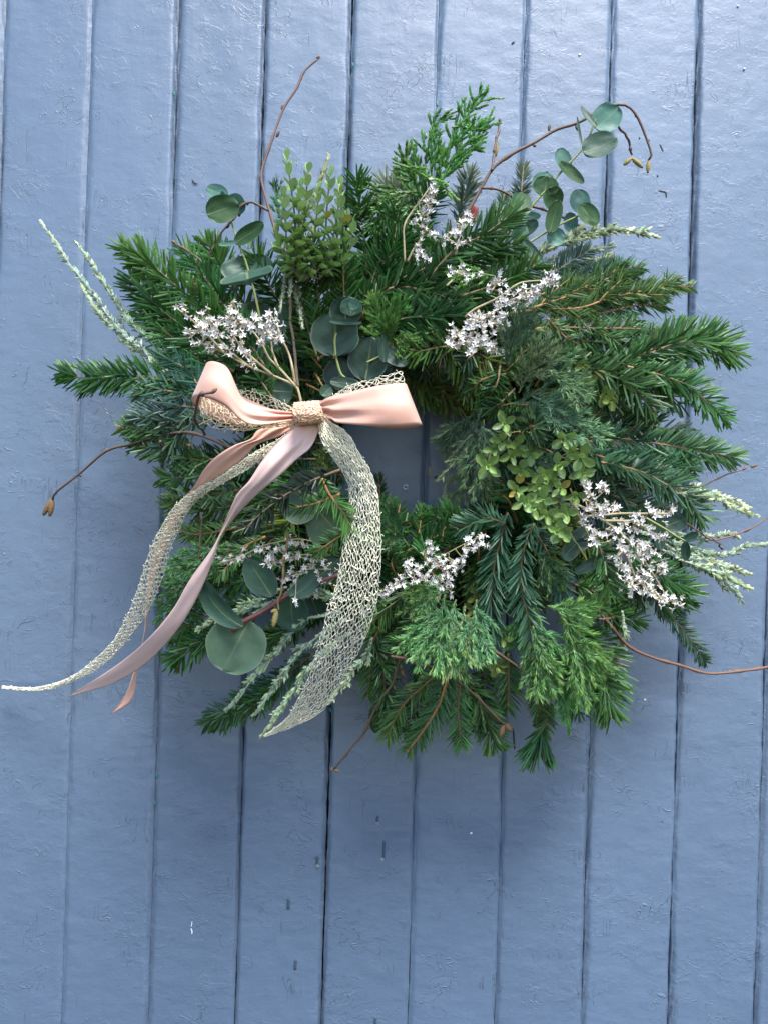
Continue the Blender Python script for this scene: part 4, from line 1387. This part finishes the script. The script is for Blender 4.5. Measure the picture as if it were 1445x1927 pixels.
spots_tip = []
YG = (0.175, 0.275, 0.078)
rosettes([(948, 797), (929, 845), (962, 857), (918, 877), (980, 886), (972, 924), (1013, 916), (945, 830), (975, 840)], 174, 'yellow green small leaved sprig right of the opening, upper half', YG)
rosettes([(1002, 955), (1027, 969), (1041, 980), (1058, 1005), (1063, 966), (1022, 940), (985, 945), (1048, 1000)], 188, 'yellow green small leaved sprig right of the opening, lowest cluster', YG)
rosettes([(1049, 875), (1092, 863), (1096, 891), (1082, 933), (1055, 919), (1060, 827), (1022, 894), (997, 855), (1038, 905), (1075, 850)], 176, 'yellow green small leaved sprig touching the right white flowers', YG)
rosettes([(1098, 715), (1135, 746), (1150, 752), (1102, 736), (1096, 690)], 150, 'few yellow green small leaves among dark fir at right', (0.17, 0.23, 0.05), 19)
rosettes([(607, 854), (597, 885), (618, 840), (610, 872)], 165, 'small leaved tuft just below the bow knot', (0.10, 0.155, 0.04), 18)
rosettes([(890, 1150), (946, 1202), (935, 1255), (895, 1125)], 140, 'few small green leaves in the gap at the bottom', (0.15, 0.20, 0.05), 20)

# ------------------------------------------------------------------ white dried statice: every floret an object sharing a mesh


def floret(seed):
    rs = np.random.default_rng(seed)
    mb = MB()
    q = np.linspace(0, 1, 5)
    tube(mb, np.stack([0 * q, 0 * q, -0.75 + 0.75 * q], 1), np.array([.10, .17, .2, .2, .17]), 6, along=.12)
    shut = 1.0 if seed % 4 else 0.7
    for k in range(5):
        a = 2 * np.pi * k / 5 + rs.normal(0, .12)
        rise = rs.uniform(0.05, 0.7) if seed % 4 else rs.uniform(.8, 1.3)
        s = np.linspace(0, 1, 5)
        hw = np.array([.12, .21, .20, .11, .01])
        c, sn = math.cos(a), math.sin(a)
        r_ = 0.10 + 0.92 * s * shut * rs.uniform(.8, 1.1)
        z = rise * s ** 1.5 + 0.05 * rs.normal(0, 1) * s
        V = []
        for m_ in range(5):
            for t in (-1, 0, 1):
                x, y = r_[m_], t * hw[m_]
                V.append((x * c - y * sn, x * sn + y * c, z[m_] + (0.06 if t else 0)))
        mb.add(np.array(V), grid_faces(5, 3), along=np.repeat(.34 + .66 * s, 3))
    tube(mb, np.array([[0, 0, 0], [.02, 0, .12], [.03, .02, .22]]), np.array([.09, .10, .06]), 5, along=.34)
    me = mb.mesh('flower')
    me.materials.append(M_PETAL)
    FDATA.append((np.vstack(mb.v), np.vstack(mb.f), np.concatenate(mb.a['along'])))
    return me


FDATA = []
FL = [floret(k) for k in range(9)]


def crop(s, ox, oy, k):
    """lists of points in enlarged picture coordinates -> photograph pixels"""
    out = []
    for p in s.split():
        x, y = p.split(',')
        out.append((ox + float(x) / k, oy + float(y) / k))
    return out


def statice(label, flowers, stems, d, size=7.6, depth=16, col=(0.42, 0.36, 0.20), r=2.0):
    mb = MB()
    known = []
    for st in stems:
        P = W(cr(np.array([(x, y, d - 8) for x, y in st]), 24))
        P[:, 1] += vnoise(np.linspace(0, 5, 24), np.full(24, random.random() * 40), 81) * 5 * PX
        tube(mb, P, np.linspace(r, r * .55, 24) * PX, 6)
        known += list(P)
    pts = []
    for x, y in flowers:
        dd = d + random.uniform(-depth * .6, depth)
        pts.append(W([(x + random.uniform(-1.5, 1.5), y + random.uniform(-1.5, 1.5), dd)])[0])
    known = np.array(known)
    left = list(range(len(pts)))
    where = {}
    # join every floret to the nearest stem or floret already joined
    while left:
        A = np.array([pts[i] for i in left])
        D = np.linalg.norm(A[:, None] - known[None], axis=2)
        i, j = np.unravel_index(np.argmin(D), D.shape)
        f = left.pop(i)
        a, b = known[j], pts[f]
        back = np.array([0, 6 * PX, -2 * PX])
        q = np.linspace(0, 1, 6)[:, None]
        tube(mb, a * (1 - q) + (b + np.array([0, 3.5 * PX, 0])) * q + back * (q - q * q), np.linspace(1.3, 0.9, 6) * PX, 5)
        where[f] = nrm(b - a)
        known = np.vstack([known, b + np.array([0, 3.5 * PX, 0])])
    o = mb.build('statice_sprig', M_BARK, wreath, col, label=label)
    # smaller half hidden florets tucked behind the ones in front: one mass
    ex = MB()
    for f, b in enumerate(pts):
        for q in range(random.choice((1, 2, 2))):
            ax = nrm(np.array([0, -0.4, 0]) + 0.5 * where[f] + rng.normal(0, .7, 3))
            m3 = np.array((Vector(ax).to_track_quat('Z', 'Y').to_matrix() @ Matrix.Rotation(random.uniform(0, 6.28), 3, 'Z')))
            sz = size * PX * random.uniform(.65, 1.0)
            base = b + np.array([random.gauss(0, 6), random.uniform(2, 12), random.gauss(0, 6)]) * PX
            Vf, Ff, Af = FDATA[random.randrange(len(FDATA))]
            ex.add(Vf @ m3.T * sz + base, Ff, along=Af)
        if f % 4 == 3:
            ax = nrm(np.array([0, -0.75, 0.12]) + 0.45 * where[f] + rng.normal(0, .42, 3))
            m3 = np.array((Vector(ax).to_track_quat('Z', 'Y').to_matrix() @ Matrix.Rotation(random.uniform(0, 6.28), 3, 'Z')))
            Vf, Ff, Af = FDATA[random.randrange(len(FDATA))]
            ex.add(Vf @ m3.T * size * PX * random.uniform(.7, 1.0) + b, Ff, along=Af)
    ex.build('florets', M_PETAL, o, kind='stuff')
    for f, b in enumerate(pts):
        ax = nrm(np.array([0, -0.75, 0.12]) + 0.45 * where[f] + rng.normal(0, .42, 3))
        q = Vector(ax).to_track_quat('Z', 'Y')
        if f % 4 == 3:
            continue
        e = bpy.data.objects.new('flower', random.choice(FL))
        COL.objects.link(e)
        e.parent = o
        s = size * PX * random.uniform(.7, 1.04)
        e.matrix_local = Matrix.Translation(Vector(b - ORG)) @ q.to_matrix().to_4x4() @ Matrix.Rotation(random.uniform(0, 6.28), 4, 'Z') @ Matrix.Scale(s, 4)
    return o


c6 = (320, 480, 2.89)
statice('white dried flower spray fanning out above the left bow loop',
        crop('35,285 75,305 95,340 140,345 165,370 150,390 175,325 190,360 190,385 105,408 140,420 165,410 195,425 125,470 165,478 205,480 240,495 290,500 320,515 350,505 385,490 395,515 430,520 230,350 260,360 245,385 255,410 240,430 275,440 340,255 315,300 330,340 300,345 345,380 320,400 340,430 325,455 370,310 375,345 400,350 410,385 440,390 455,335 470,350 465,395 545,310 540,345 555,370 520,380 545,410 510,430 500,470 580,385 590,420 600,450 560,450 440,580 410,600 380,440', *c6),
        [crop('715,815 705,760 680,710 560,655 430,605 300,535 200,490 130,475', *c6), crop('685,715 600,620 540,560 500,480 440,400 380,320', *c6), crop('680,700 665,600 640,520 610,460 590,400 545,320', *c6), crop('560,655 450,560 380,490 330,400 320,300', *c6), crop('590,610 560,530 550,470', *c6), crop('430,605 300,500 240,400', *c6), crop('300,535 190,420 110,345 40,290', *c6)], 205, r=2.4)
c3 = (680, 150, 3.6125)
statice('narrow upright white flower spray at the top below the cypress',
        crop('492,695 480,725 490,760 462,765 470,800 445,830 480,840 460,870 430,895 470,905 455,940 400,935 365,965 345,985 430,1010 460,1030 490,1045 400,1100 385,1130 400,1155 385,1185 410,1200 440,1215 460,1228', *c3),
        [crop('295,1240 290,1120 290,1000 340,900 420,800 485,695', *c3), crop('312,1240 350,1160 400,1080 440,1000 450,900', *c3)], 158, size=6.8)
statice('small white flower sprig beside the red ribbon scrap at the top',
        crop('720,900 735,930 705,950 725,965 680,965 660,985 645,1015 625,1040 660,1030 570,1060 580,1085 690,1105 655,1110', *c3), [crop('640,1190 660,1080 680,1000 715,910', *c3)], 158, size=6.6)
c7 = (700, 500, 3.6125)
statice('dense white flower spray lying slantwise at upper right of the opening',
        crop('1250,95 1225,115 1240,75 1195,120 1180,95 1150,115 1125,130 1100,190 1115,205 1070,205 1060,235 1085,150 1030,150 1045,185 1000,175 1010,215 965,190 1040,260 990,260 905,195 880,230 900,240 920,260 870,265 840,270 850,300 885,320 900,350 870,350 915,395 895,420 850,390 840,440 810,330 790,330 760,340 740,355 700,355 680,350 690,385 650,385 640,420 690,425 720,410 755,415 760,380 800,390 720,470 700,460 760,495 790,500 770,530 805,535 700,510 665,500 650,480 610,500 600,470 565,440 555,470 540,505 535,535 575,540 600,530 540,405 670,565 655,590 690,575 795,565 830,575 850,585 885,580', *c7),
        [crop('630,350 690,300 750,270 880,200 1000,120 1100,100 1200,100', *c7), crop('690,360 780,330 850,300 950,230 1050,200', *c7), crop('720,300 760,400 750,480 690,560', *c7), crop('780,330 840,400 890,440', *c7), crop('690,360 620,430 560,500', *c7), crop('760,480 800,540 860,585', *c7)], 185, r=2.2)
statice('tiny white flower tuft left of the slanting spray', crop('545,30 580,45 615,40 640,60 655,35 690,65 835,100 865,85 880,110 860,75 785,165 850,130', *c7), [crop('505,140 560,90 640,55', *c7), crop('800,190 840,130 870,90', *c7)], 172, size=6.8)
cE = (1045, 850, 3.6125)
statice('widest white flower spray spilling down the right side',
        crop('190,230 230,240 215,270 245,300 205,325 290,240 320,235 340,265 270,320 150,380 205,400 270,365 300,380 345,365 350,400 310,420 260,430 225,380 190,455 180,490 240,525 290,555 255,590 235,575 275,620 320,560 350,575 385,520 420,535 400,590 430,600 435,480 480,490 500,540 545,540 455,560 635,380 645,405 690,420 730,430 760,425 800,400 430,380 410,370 540,430 545,460 590,470 580,490 625,520 640,545 660,560 695,575 715,595 745,580 520,620 560,650 600,630 590,670 640,650 665,690 620,715 560,690 590,740 480,660 500,700 450,670 535,710 470,640 410,710 440,745 430,775 455,800 490,790 480,830 505,860 495,890 530,910 520,945 570,870 600,890 560,920 605,935 640,905 650,940 635,965 690,960 680,995 720,1005 740,965 760,1005 800,990 820,1020 845,1045 580,810 600,835 635,840 650,800 690,815 700,770 735,760 740,790', *cE),
        [crop('90,310 130,390 175,470 230,590', *cE), crop('110,340 220,400 330,470 450,560 560,680 640,800 760,990', *cE), crop('200,440 330,430 450,420 600,420 760,420', *cE), crop('330,470 450,470 560,480 650,560 720,590', *cE), crop('450,560 440,660 450,790', *cE), crop('480,700 520,800 560,880 700,980 840,1040', *cE), crop('560,680 640,700', *cE)], 175, r=2.6, size=7.8)
cC = (650, 900, 3.6125)
statice('open white flower sprig on the inside at the bottom of the opening',
        crop('570,435 590,465 570,485 590,505 420,565 440,590 410,585 435,615 465,620 480,600 575,565 555,580 600,580 640,575 670,590 655,565 690,605 740,570 760,555 785,530 800,555 765,600 735,595 800,590 800,470 820,490 840,440 815,410 865,440 855,480 900,400 925,395 925,440 940,460 890,470 560,645 540,665 580,685 600,665 545,690 680,640 695,665 665,665 740,650 625,715 660,740 700,710 720,735 720,770 650,735 470,680 490,695 385,680 395,700 350,715 370,735 340,745 310,745 300,760 255,780 255,810 290,785', *cC),
        [crop('200,800 300,740 420,670 540,590 690,510 780,460 900,400', *cC), crop('545,600 555,510 575,440', *cC), crop('700,560 700,510', *cC), crop('680,720 620,670 560,620', *cC)], 168, size=6.6, col=(0.30, 0.30, 0.14), r=1.6)
cB = (250, 850, 2.89)
statice('sparse white flower sprig crossing the lower left under the satin tail',
        crop('490,600 520,590 545,600 575,585 605,570 640,568 670,530 700,540 690,515 740,520 760,545 785,525 800,530 840,505 860,495 890,495 920,490 945,510 990,515 1005,485 1005,510 1065,480 750,575 770,565 660,660 665,640 690,620 720,610 745,625 765,605 800,605 840,570 865,590 900,580 940,575 930,630 980,620 970,590 1030,595 1000,650 1075,670 860,650 820,700 855,680 890,695 920,660 1010,690 1045,700 880,800 915,790 940,765 960,740 1000,780', *cB),
        [crop('480,610 600,565 700,515 800,490 900,475 1010,490 1090,470', *cB), crop('650,660 740,610 850,580 950,560 1060,590', *cB), crop('800,700 880,660 960,640 1080,640', *cB), crop('880,800 980,730 1080,680', *cB)], 178, size=6.4, r=1.6)

# scrap of red ribbon behind the top sprigs
mb = MB()
A = np.array([(886, 387, 96), (896, 388, 98), (901, 392, 96)])
B_ = np.array([(880, 426, 92), (888, 424, 94), (893, 422, 92)])
q = np.linspace(0, 1, 6)[:, None, None]
V = W((cr(A, 6)[None] * (1 - q) + cr(B_, 6)[None] * q).reshape(-1, 3))
mb.add(V, grid_faces(6, 6))
o = mb.build('ribbon_scrap', M_SATIN, wreath, (0.50, 0.085, 0.07), label='scrap of red ribbon showing at the top of the wreath')
md = o.modifiers.new('thick', 'SOLIDIFY')
md.thickness = 0.0006

# ------------------------------------------------------------------ the bow
bow = thing('ribbon_bow', 'peach satin and cream lace bow with trailing tails tied to the left of the wreath', 'bow', W([(582, 785, 180)])[0])
PEACH = (0.78, 0.44, 0.335)
PINK = (0.85, 0.60, 0.55)


def sheet(A, B, n=80, m=11, bulge=0.0, ripple=0.0, drop=0.0, pleat=0.0):
    """ruled surface between two edges given as (x, y, d) rows"""
    A, B = cr(np.array(A, float), n), cr(np.array(B, float), n)
    v = np.linspace(0, 1, m)
    P = A[:, None] * (1 - v)[None, :, None] + B[:, None] * v[None, :, None]
    t = np.linspace(0, 1, n)[:, None]
    P[..., 2] += bulge * np.sin(np.pi * v)[None] * np.sin(np.pi * np.clip(t * 1.1, 0, 1)) - drop
    # gathers that run out from the knot
    P[..., 2] += pleat * (np.sin(2 * np.pi * (v * 2.3 + 0.4 * t))[:] * np.exp(-t * 10) * np.clip(t * 14, 0, 1))
    P[..., 2] += ripple * vnoise(t * 7 + 3 + v * 0, v * 2.2 + t * 1.5, 91)
    return W(P.reshape(-1, 3)).reshape(n, m, 3)


def satin(name, A, B, color, bulge=6, ripple=2.5, label=None, n=110):
    S_ = sheet(A, B, n, 13, bulge * .5, ripple, pleat=7.0 if 'loop' in name else 3.0)
    mb = MB()
    t, v = np.meshgrid(np.linspace(0, 1, n), np.linspace(-1, 1, 13), indexing='ij')
    mb.add(S_, grid_faces(n, 13), rv=v.ravel(), ru=t.ravel())
    o = mb.build(name, M_SATIN, bow, color, label=label)
    md = o.modifiers.new('thick', 'SOLIDIFY')
    md.thickness = 0.0002
    md.offset = 0
    return o


def lace(name, sheets, color, label=None, cell=(8.0, 6.0), r=0.62, chaos=0.0, parent=None, layers=1, top2=0.0):
    """irregular knotted net; every thread is a fine tube lying on the ribbon's surface"""
    mb = MB()
    jobs = [(A, B, b, 1.0, 0.0) for A, B, b in sheets]
    if layers == 2:
        jobs += [(A, B, b, 1.0, 5.0) for A, B, b in sheets]
    if top2:
        jobs += [(A, B, b, top2, 6.0) for A, B, b in sheets]
    for A, B, bulge, part, under in jobs:
        n, m = 160, 24
        if under:
            A, B = [(x, y, d - under) for x, y, d in A], [(x, y, d - under) for x, y, d in B]
        if part < 1:
            A, B = A[:max(4, int(len(A) * part))], B[:max(4, int(len(B) * part))]
        S_ = sheet(A, B, n, m, bulge)
        La = np.linalg.norm(np.diff(S_[:, m // 2], axis=0), axis=1).sum()
        Wd = np.median(np.linalg.norm(S_[:, -1] - S_[:, 0], axis=1))
        nu, nv = max(6, int(La / (cell[0] * PX))), max(5, int(Wd / (cell[1] * PX)))
        I, J = np.meshgrid(np.arange(nu), np.arange(nv), indexing='ij')
        par = (I + J) % 2
        uu = (I + rng.normal(0, .16 + chaos, I.shape)) / (nu - 1)
        vv = (J + np.where(par, .27, -.27) * np.where((J == 0) | (J == nv - 1), .4, 1) + rng.normal(0, .13 + chaos, I.shape)) / (nv - 1)
        uu, vv = np.clip(uu, 0, 1), np.clip(vv, -.015, 1.015)

        def at(u, v):
            v = np.clip(v, 0, 1)
            x, y = u * (n - 1), v * (m - 1)
            i, j = np.minimum(x.astype(int), n - 2), np.minimum(y.astype(int), m - 2)
            fx, fy = (x - i)[..., None], (y - j)[..., None]
            return (S_[i, j] * (1 - fx) + S_[i + 1, j] * fx) * (1 - fy) + (S_[i, j + 1] * (1 - fx) + S_[i + 1, j + 1] * fx) * fy
        E = []
        idx = I * nv + J
        E.append(np.stack([idx[:-1].ravel(), idx[1:].ravel()], 1))
        mk = (par[:, :-1] == 1)
        E.append(np.stack([idx[:, :-1][mk], idx[:, 1:][mk]], 1))
        # stray threads
        ex = int(nu * nv * (.16 + chaos))
        a = rng.integers(0, nu * nv, ex)
        b = a + rng.choice([1, -1, nv + 1, nv - 1, 2 * nv + 1, -nv + 2, nv + 2], ex)
        ok = (b >= 0) & (b < nu * nv)
        E.append(np.stack([a[ok], b[ok]], 1))
        E = np.vstack(E)
        uf, vf = uu.ravel(), vv.ravel()
        ok = np.abs(vf[E[:, 0]] - vf[E[:, 1]]) < 4.0 / nv
        E = E[ok]
        lift = rng.normal(0, 1.2 * PX, nu * nv)
        k = 4
        s = np.linspace(0, 1, k)
        U = uf[E[:, 0], None] * (1 - s) + uf[E[:, 1], None] * s
        Vv = vf[E[:, 0], None] * (1 - s) + vf[E[:, 1], None] * s
        C = at(U, Vv)
        C[..., 1] -= lift[E[:, 0]][:, None] * (1 - s) + lift[E[:, 1]][:, None] * s
        # sway each thread a little
        C += (rng.normal(0, .7 * PX, (len(E), 1, 3)) * np.sin(np.pi * s)[None, :, None])
        # frayed ends along both edges
        T = nrm(C[:, -1] - C[:, 0])
        N = np.array([0, -1.0, 0]) - T * T[:, 1:2] * -1
        N = nrm(N)
        Sd = np.cross(T, N)
        rr = r * PX * rng.uniform(.7, 1.45, len(E))
        a4 = np.array([0, 2.1, 4.2])
        ring = np.cos(a4)[None, :, None] * N[:, None] + np.sin(a4)[None, :, None] * Sd[:, None]
        V = C[:, :, None] + ring[:, None] * rr[:, None, None, None]
        ne = len(E)
        base = np.arange(ne)[:, None, None] * (k * 3)
        i = np.arange(k - 1)[None, :, None] * 3
        j = np.arange(3)[None, None, :]
        j2 = (j + 1) % 3
        F = np.stack([base + i + j, base + i + j2, base + i + 3 + j2, base + i + 3 + j], -1).reshape(-1, 4)
        mb.add(V.reshape(-1, 3), F)
        # loose fibres past the edges
        for q in range(int(nu * .28)):
            u = random.random()
            v = random.choice((0.0, 1.0))
            p = at(np.array([u]), np.array([v]))[0]
            p2 = at(np.array([min(u + .012, 1)]), np.array([.5]))[0]
            d_ = nrm(p - p2) * random.uniform(1.5, 5) * PX + rng.normal(0, 1.8 * PX, 3)
            tube(mb, np.array([p, p + d_ * .5 + rng.normal(0, .8 * PX, 3), p + d_]), r * .75 * PX, 3)
    return mb.build(name, M_LACE, parent or bow, color, kind=None, label=label)


CREAM = (0.70, 0.63, 0.44)
IVORY = (0.90, 0.86, 0.69)
# left loops
satin('satin_loop', [(560, 776, 222), (514, 770, 232), (472, 758, 240), (455, 746, 243), (443, 722, 246), (434, 701, 248), (424, 688, 248), (408, 681, 246), (395, 680, 238), (388, 686, 222), (392, 700, 200), (410, 715, 186), (470, 752, 180), (555, 787, 196)],
      [(562, 788, 222), (528, 794, 234), (496, 799, 242), (469, 798, 248), (448, 786, 252), (427, 766, 254), (403, 753, 252), (379, 747, 246), (364, 747, 236), (360, 754, 220), (368, 764, 200), (390, 782, 186), (440, 800, 180), (556, 797, 196)],
      PEACH, 7, label='left satin loop folded over towards the viewer')
lace('lace_loop', [([(556, 789, 216), (514, 789, 222), (470, 789, 228), (440, 778, 228), (420, 766, 226), (402, 756, 222), (391, 750, 214), (386, 742, 200), (392, 736, 188), (420, 735, 180), (441, 733, 178), (482, 738, 182), (514, 749, 188), (552, 767, 198)],
                    [(560, 802, 216), (514, 804, 222), (469, 809, 226), (434, 810, 226), (396, 803, 224), (381, 786, 218), (378, 770, 208), (379, 756, 196), (388, 752, 186), (415, 756, 178), (440, 766, 176), (482, 778, 180), (514, 782, 186), (554, 785, 198)], 3)],
     (0.86, 0.76, 0.56), 'left lace loop showing under the satin', cell=(4.6, 3.1), r=.62, chaos=.28)
# right loops
satin('satin_loop', [(596, 764, 222), (607, 754, 228), (624, 746, 234), (666, 736, 244), (711, 726, 250), (757, 721, 246), (766, 727, 232), (764, 736, 210), (740, 742, 194), (660, 756, 184), (598, 774, 196)],
      [(602, 775, 222), (614, 780, 230), (624, 787, 236), (633, 795, 240), (666, 799, 248), (701, 802, 252), (748, 803, 250), (789, 799, 240), (792, 801, 222), (776, 806, 204), (720, 806, 190), (600, 786, 196)],
      PEACH, 8, label='right satin loop standing out like a wide wing')
lace('lace_loop', [([(598, 764, 202), (628, 744, 206), (652, 728, 208), (700, 713, 210), (750, 700, 208), (757, 700, 204)], [(602, 782, 202), (640, 784, 206), (662, 788, 208), (705, 782, 210), (762, 776, 208), (772, 774, 204)], 2)],
     (0.86, 0.80, 0.64), 'right lace loop edging the top of the satin', cell=(4.6, 3.1), r=.62, chaos=.28)
# knot
kA = [(557, 758, 196), (555, 763, 226), (554, 772, 242), (556, 785, 246), (559, 797, 236), (562, 804, 204)]
kB = [(598, 754, 196), (600, 761, 226), (603, 770, 240), (607, 782, 242), (607, 791, 232), (606, 799, 204)]
kn = satin('knot', kA, kB, (0.76, 0.43, 0.30), 5, n=30)
lace('lace_wrap', [([(x - 2, y, d + 3) for x, y, d in kA], [(x + 2, y, d + 3) for x, y, d in kB], 6)], (0.82, 0.64, 0.46), cell=(5, 3.6), r=.7, chaos=.3, parent=kn)
# tails
satin('satin_tail', [(520, 800, 212), (486, 809, 214), (472, 826, 214), (441, 838, 214), (410, 857, 212), (386, 881, 208), (365, 916, 200), (348, 935, 186), (314, 985, 164), (284, 1060, 136), (274, 1140, 110), (273, 1180, 98), (267, 1215, 88), (253, 1262, 76), (236, 1308, 62), (209, 1344, 52)],
      [(566, 800, 212), (545, 810, 214), (524, 822, 212), (486, 836, 208), (455, 866, 204), (417, 892, 200), (389, 912, 196), (368, 936, 182), (334, 985, 162), (302, 1060, 136), (280, 1140, 112), (276, 1180, 102), (268, 1216, 91), (259, 1262, 80), (248, 1318, 66), (209, 1345, 52)],
      (0.82, 0.49, 0.39), 4, label='short peach tail passing behind the lace, its tip lowest')
lace('lace_tail', [([(560, 800, 200), (524, 827, 198), (482, 850, 200), (451, 871, 204), (407, 902, 204), (379, 916, 202), (337, 945, 196), (309, 983, 186), (282, 1039, 168), (266, 1089, 152), (246, 1146, 134), (213, 1206, 110), (166, 1252, 84), (123, 1279, 64), (66, 1294, 44), (5, 1291, 30)],
                    [(566, 806, 200), (545, 822, 196), (520, 846, 194), (493, 864, 196), (458, 888, 196), (407, 916, 194), (372, 941, 190), (352, 966, 182), (339, 993, 172), (319, 1039, 160), (309, 1079, 148), (282, 1146, 128), (259, 1179, 116), (213, 1235, 98), (166, 1269, 78), (110, 1292, 58), (66, 1300, 44), (5, 1295, 30)], 3)],
     IVORY, 'long cream lace tail sweeping to lower left', cell=(5.4, 2.3), r=0.62, chaos=.10, layers=2)
satin('satin_tail', [(560, 800, 222), (524, 830, 228), (493, 868, 232), (469, 905, 230), (445, 933, 226), (422, 986, 216), (399, 1033, 206), (359, 1089, 190), (326, 1146, 172), (282, 1199, 148), (233, 1242, 118), (179, 1279, 88), (131, 1309, 62)],
      [(604, 800, 226), (586, 840, 230), (559, 864, 230), (527, 895, 226), (493, 923, 222), (465, 950, 218), (435, 983, 212), (415, 1013, 208), (402, 1053, 204), (379, 1109, 192), (346, 1169, 172), (306, 1219, 146), (266, 1256, 122), (216, 1285, 98), (173, 1300, 80), (131, 1311, 62)],
      PINK, 5, label='long pink satin tail twisting down to lower left')
lace('lace_tail', [([(602, 786, 224), (600, 800, 230), (603, 822, 232), (614, 843, 232), (630, 866, 230), (641, 881, 228), (655, 912, 226), (658, 947, 224), (651, 995, 222), (641, 1058, 220), (631, 1110, 216), (617, 1144, 212), (610, 1179, 206), (596, 1224, 196), (582, 1272, 184), (561, 1317, 168), (540, 1352, 152), (498, 1384, 134)],
                    [(610, 784, 224), (624, 796, 232), (645, 808, 236), (662, 826, 238), (674, 850, 238), (696, 885, 236), (710, 926, 234), (714, 971, 232), (717, 1023, 228), (715, 1075, 224), (707, 1137, 216), (696, 1179, 208), (676, 1224, 196), (648, 1272, 182), (627, 1314, 168), (596, 1346, 154), (556, 1366, 142), (500, 1386, 134)], 5)],
     IVORY, 'wide cream lace tail hanging down the front of the wreath', cell=(6.4, 2.4), r=0.72, chaos=.09, top2=.36)
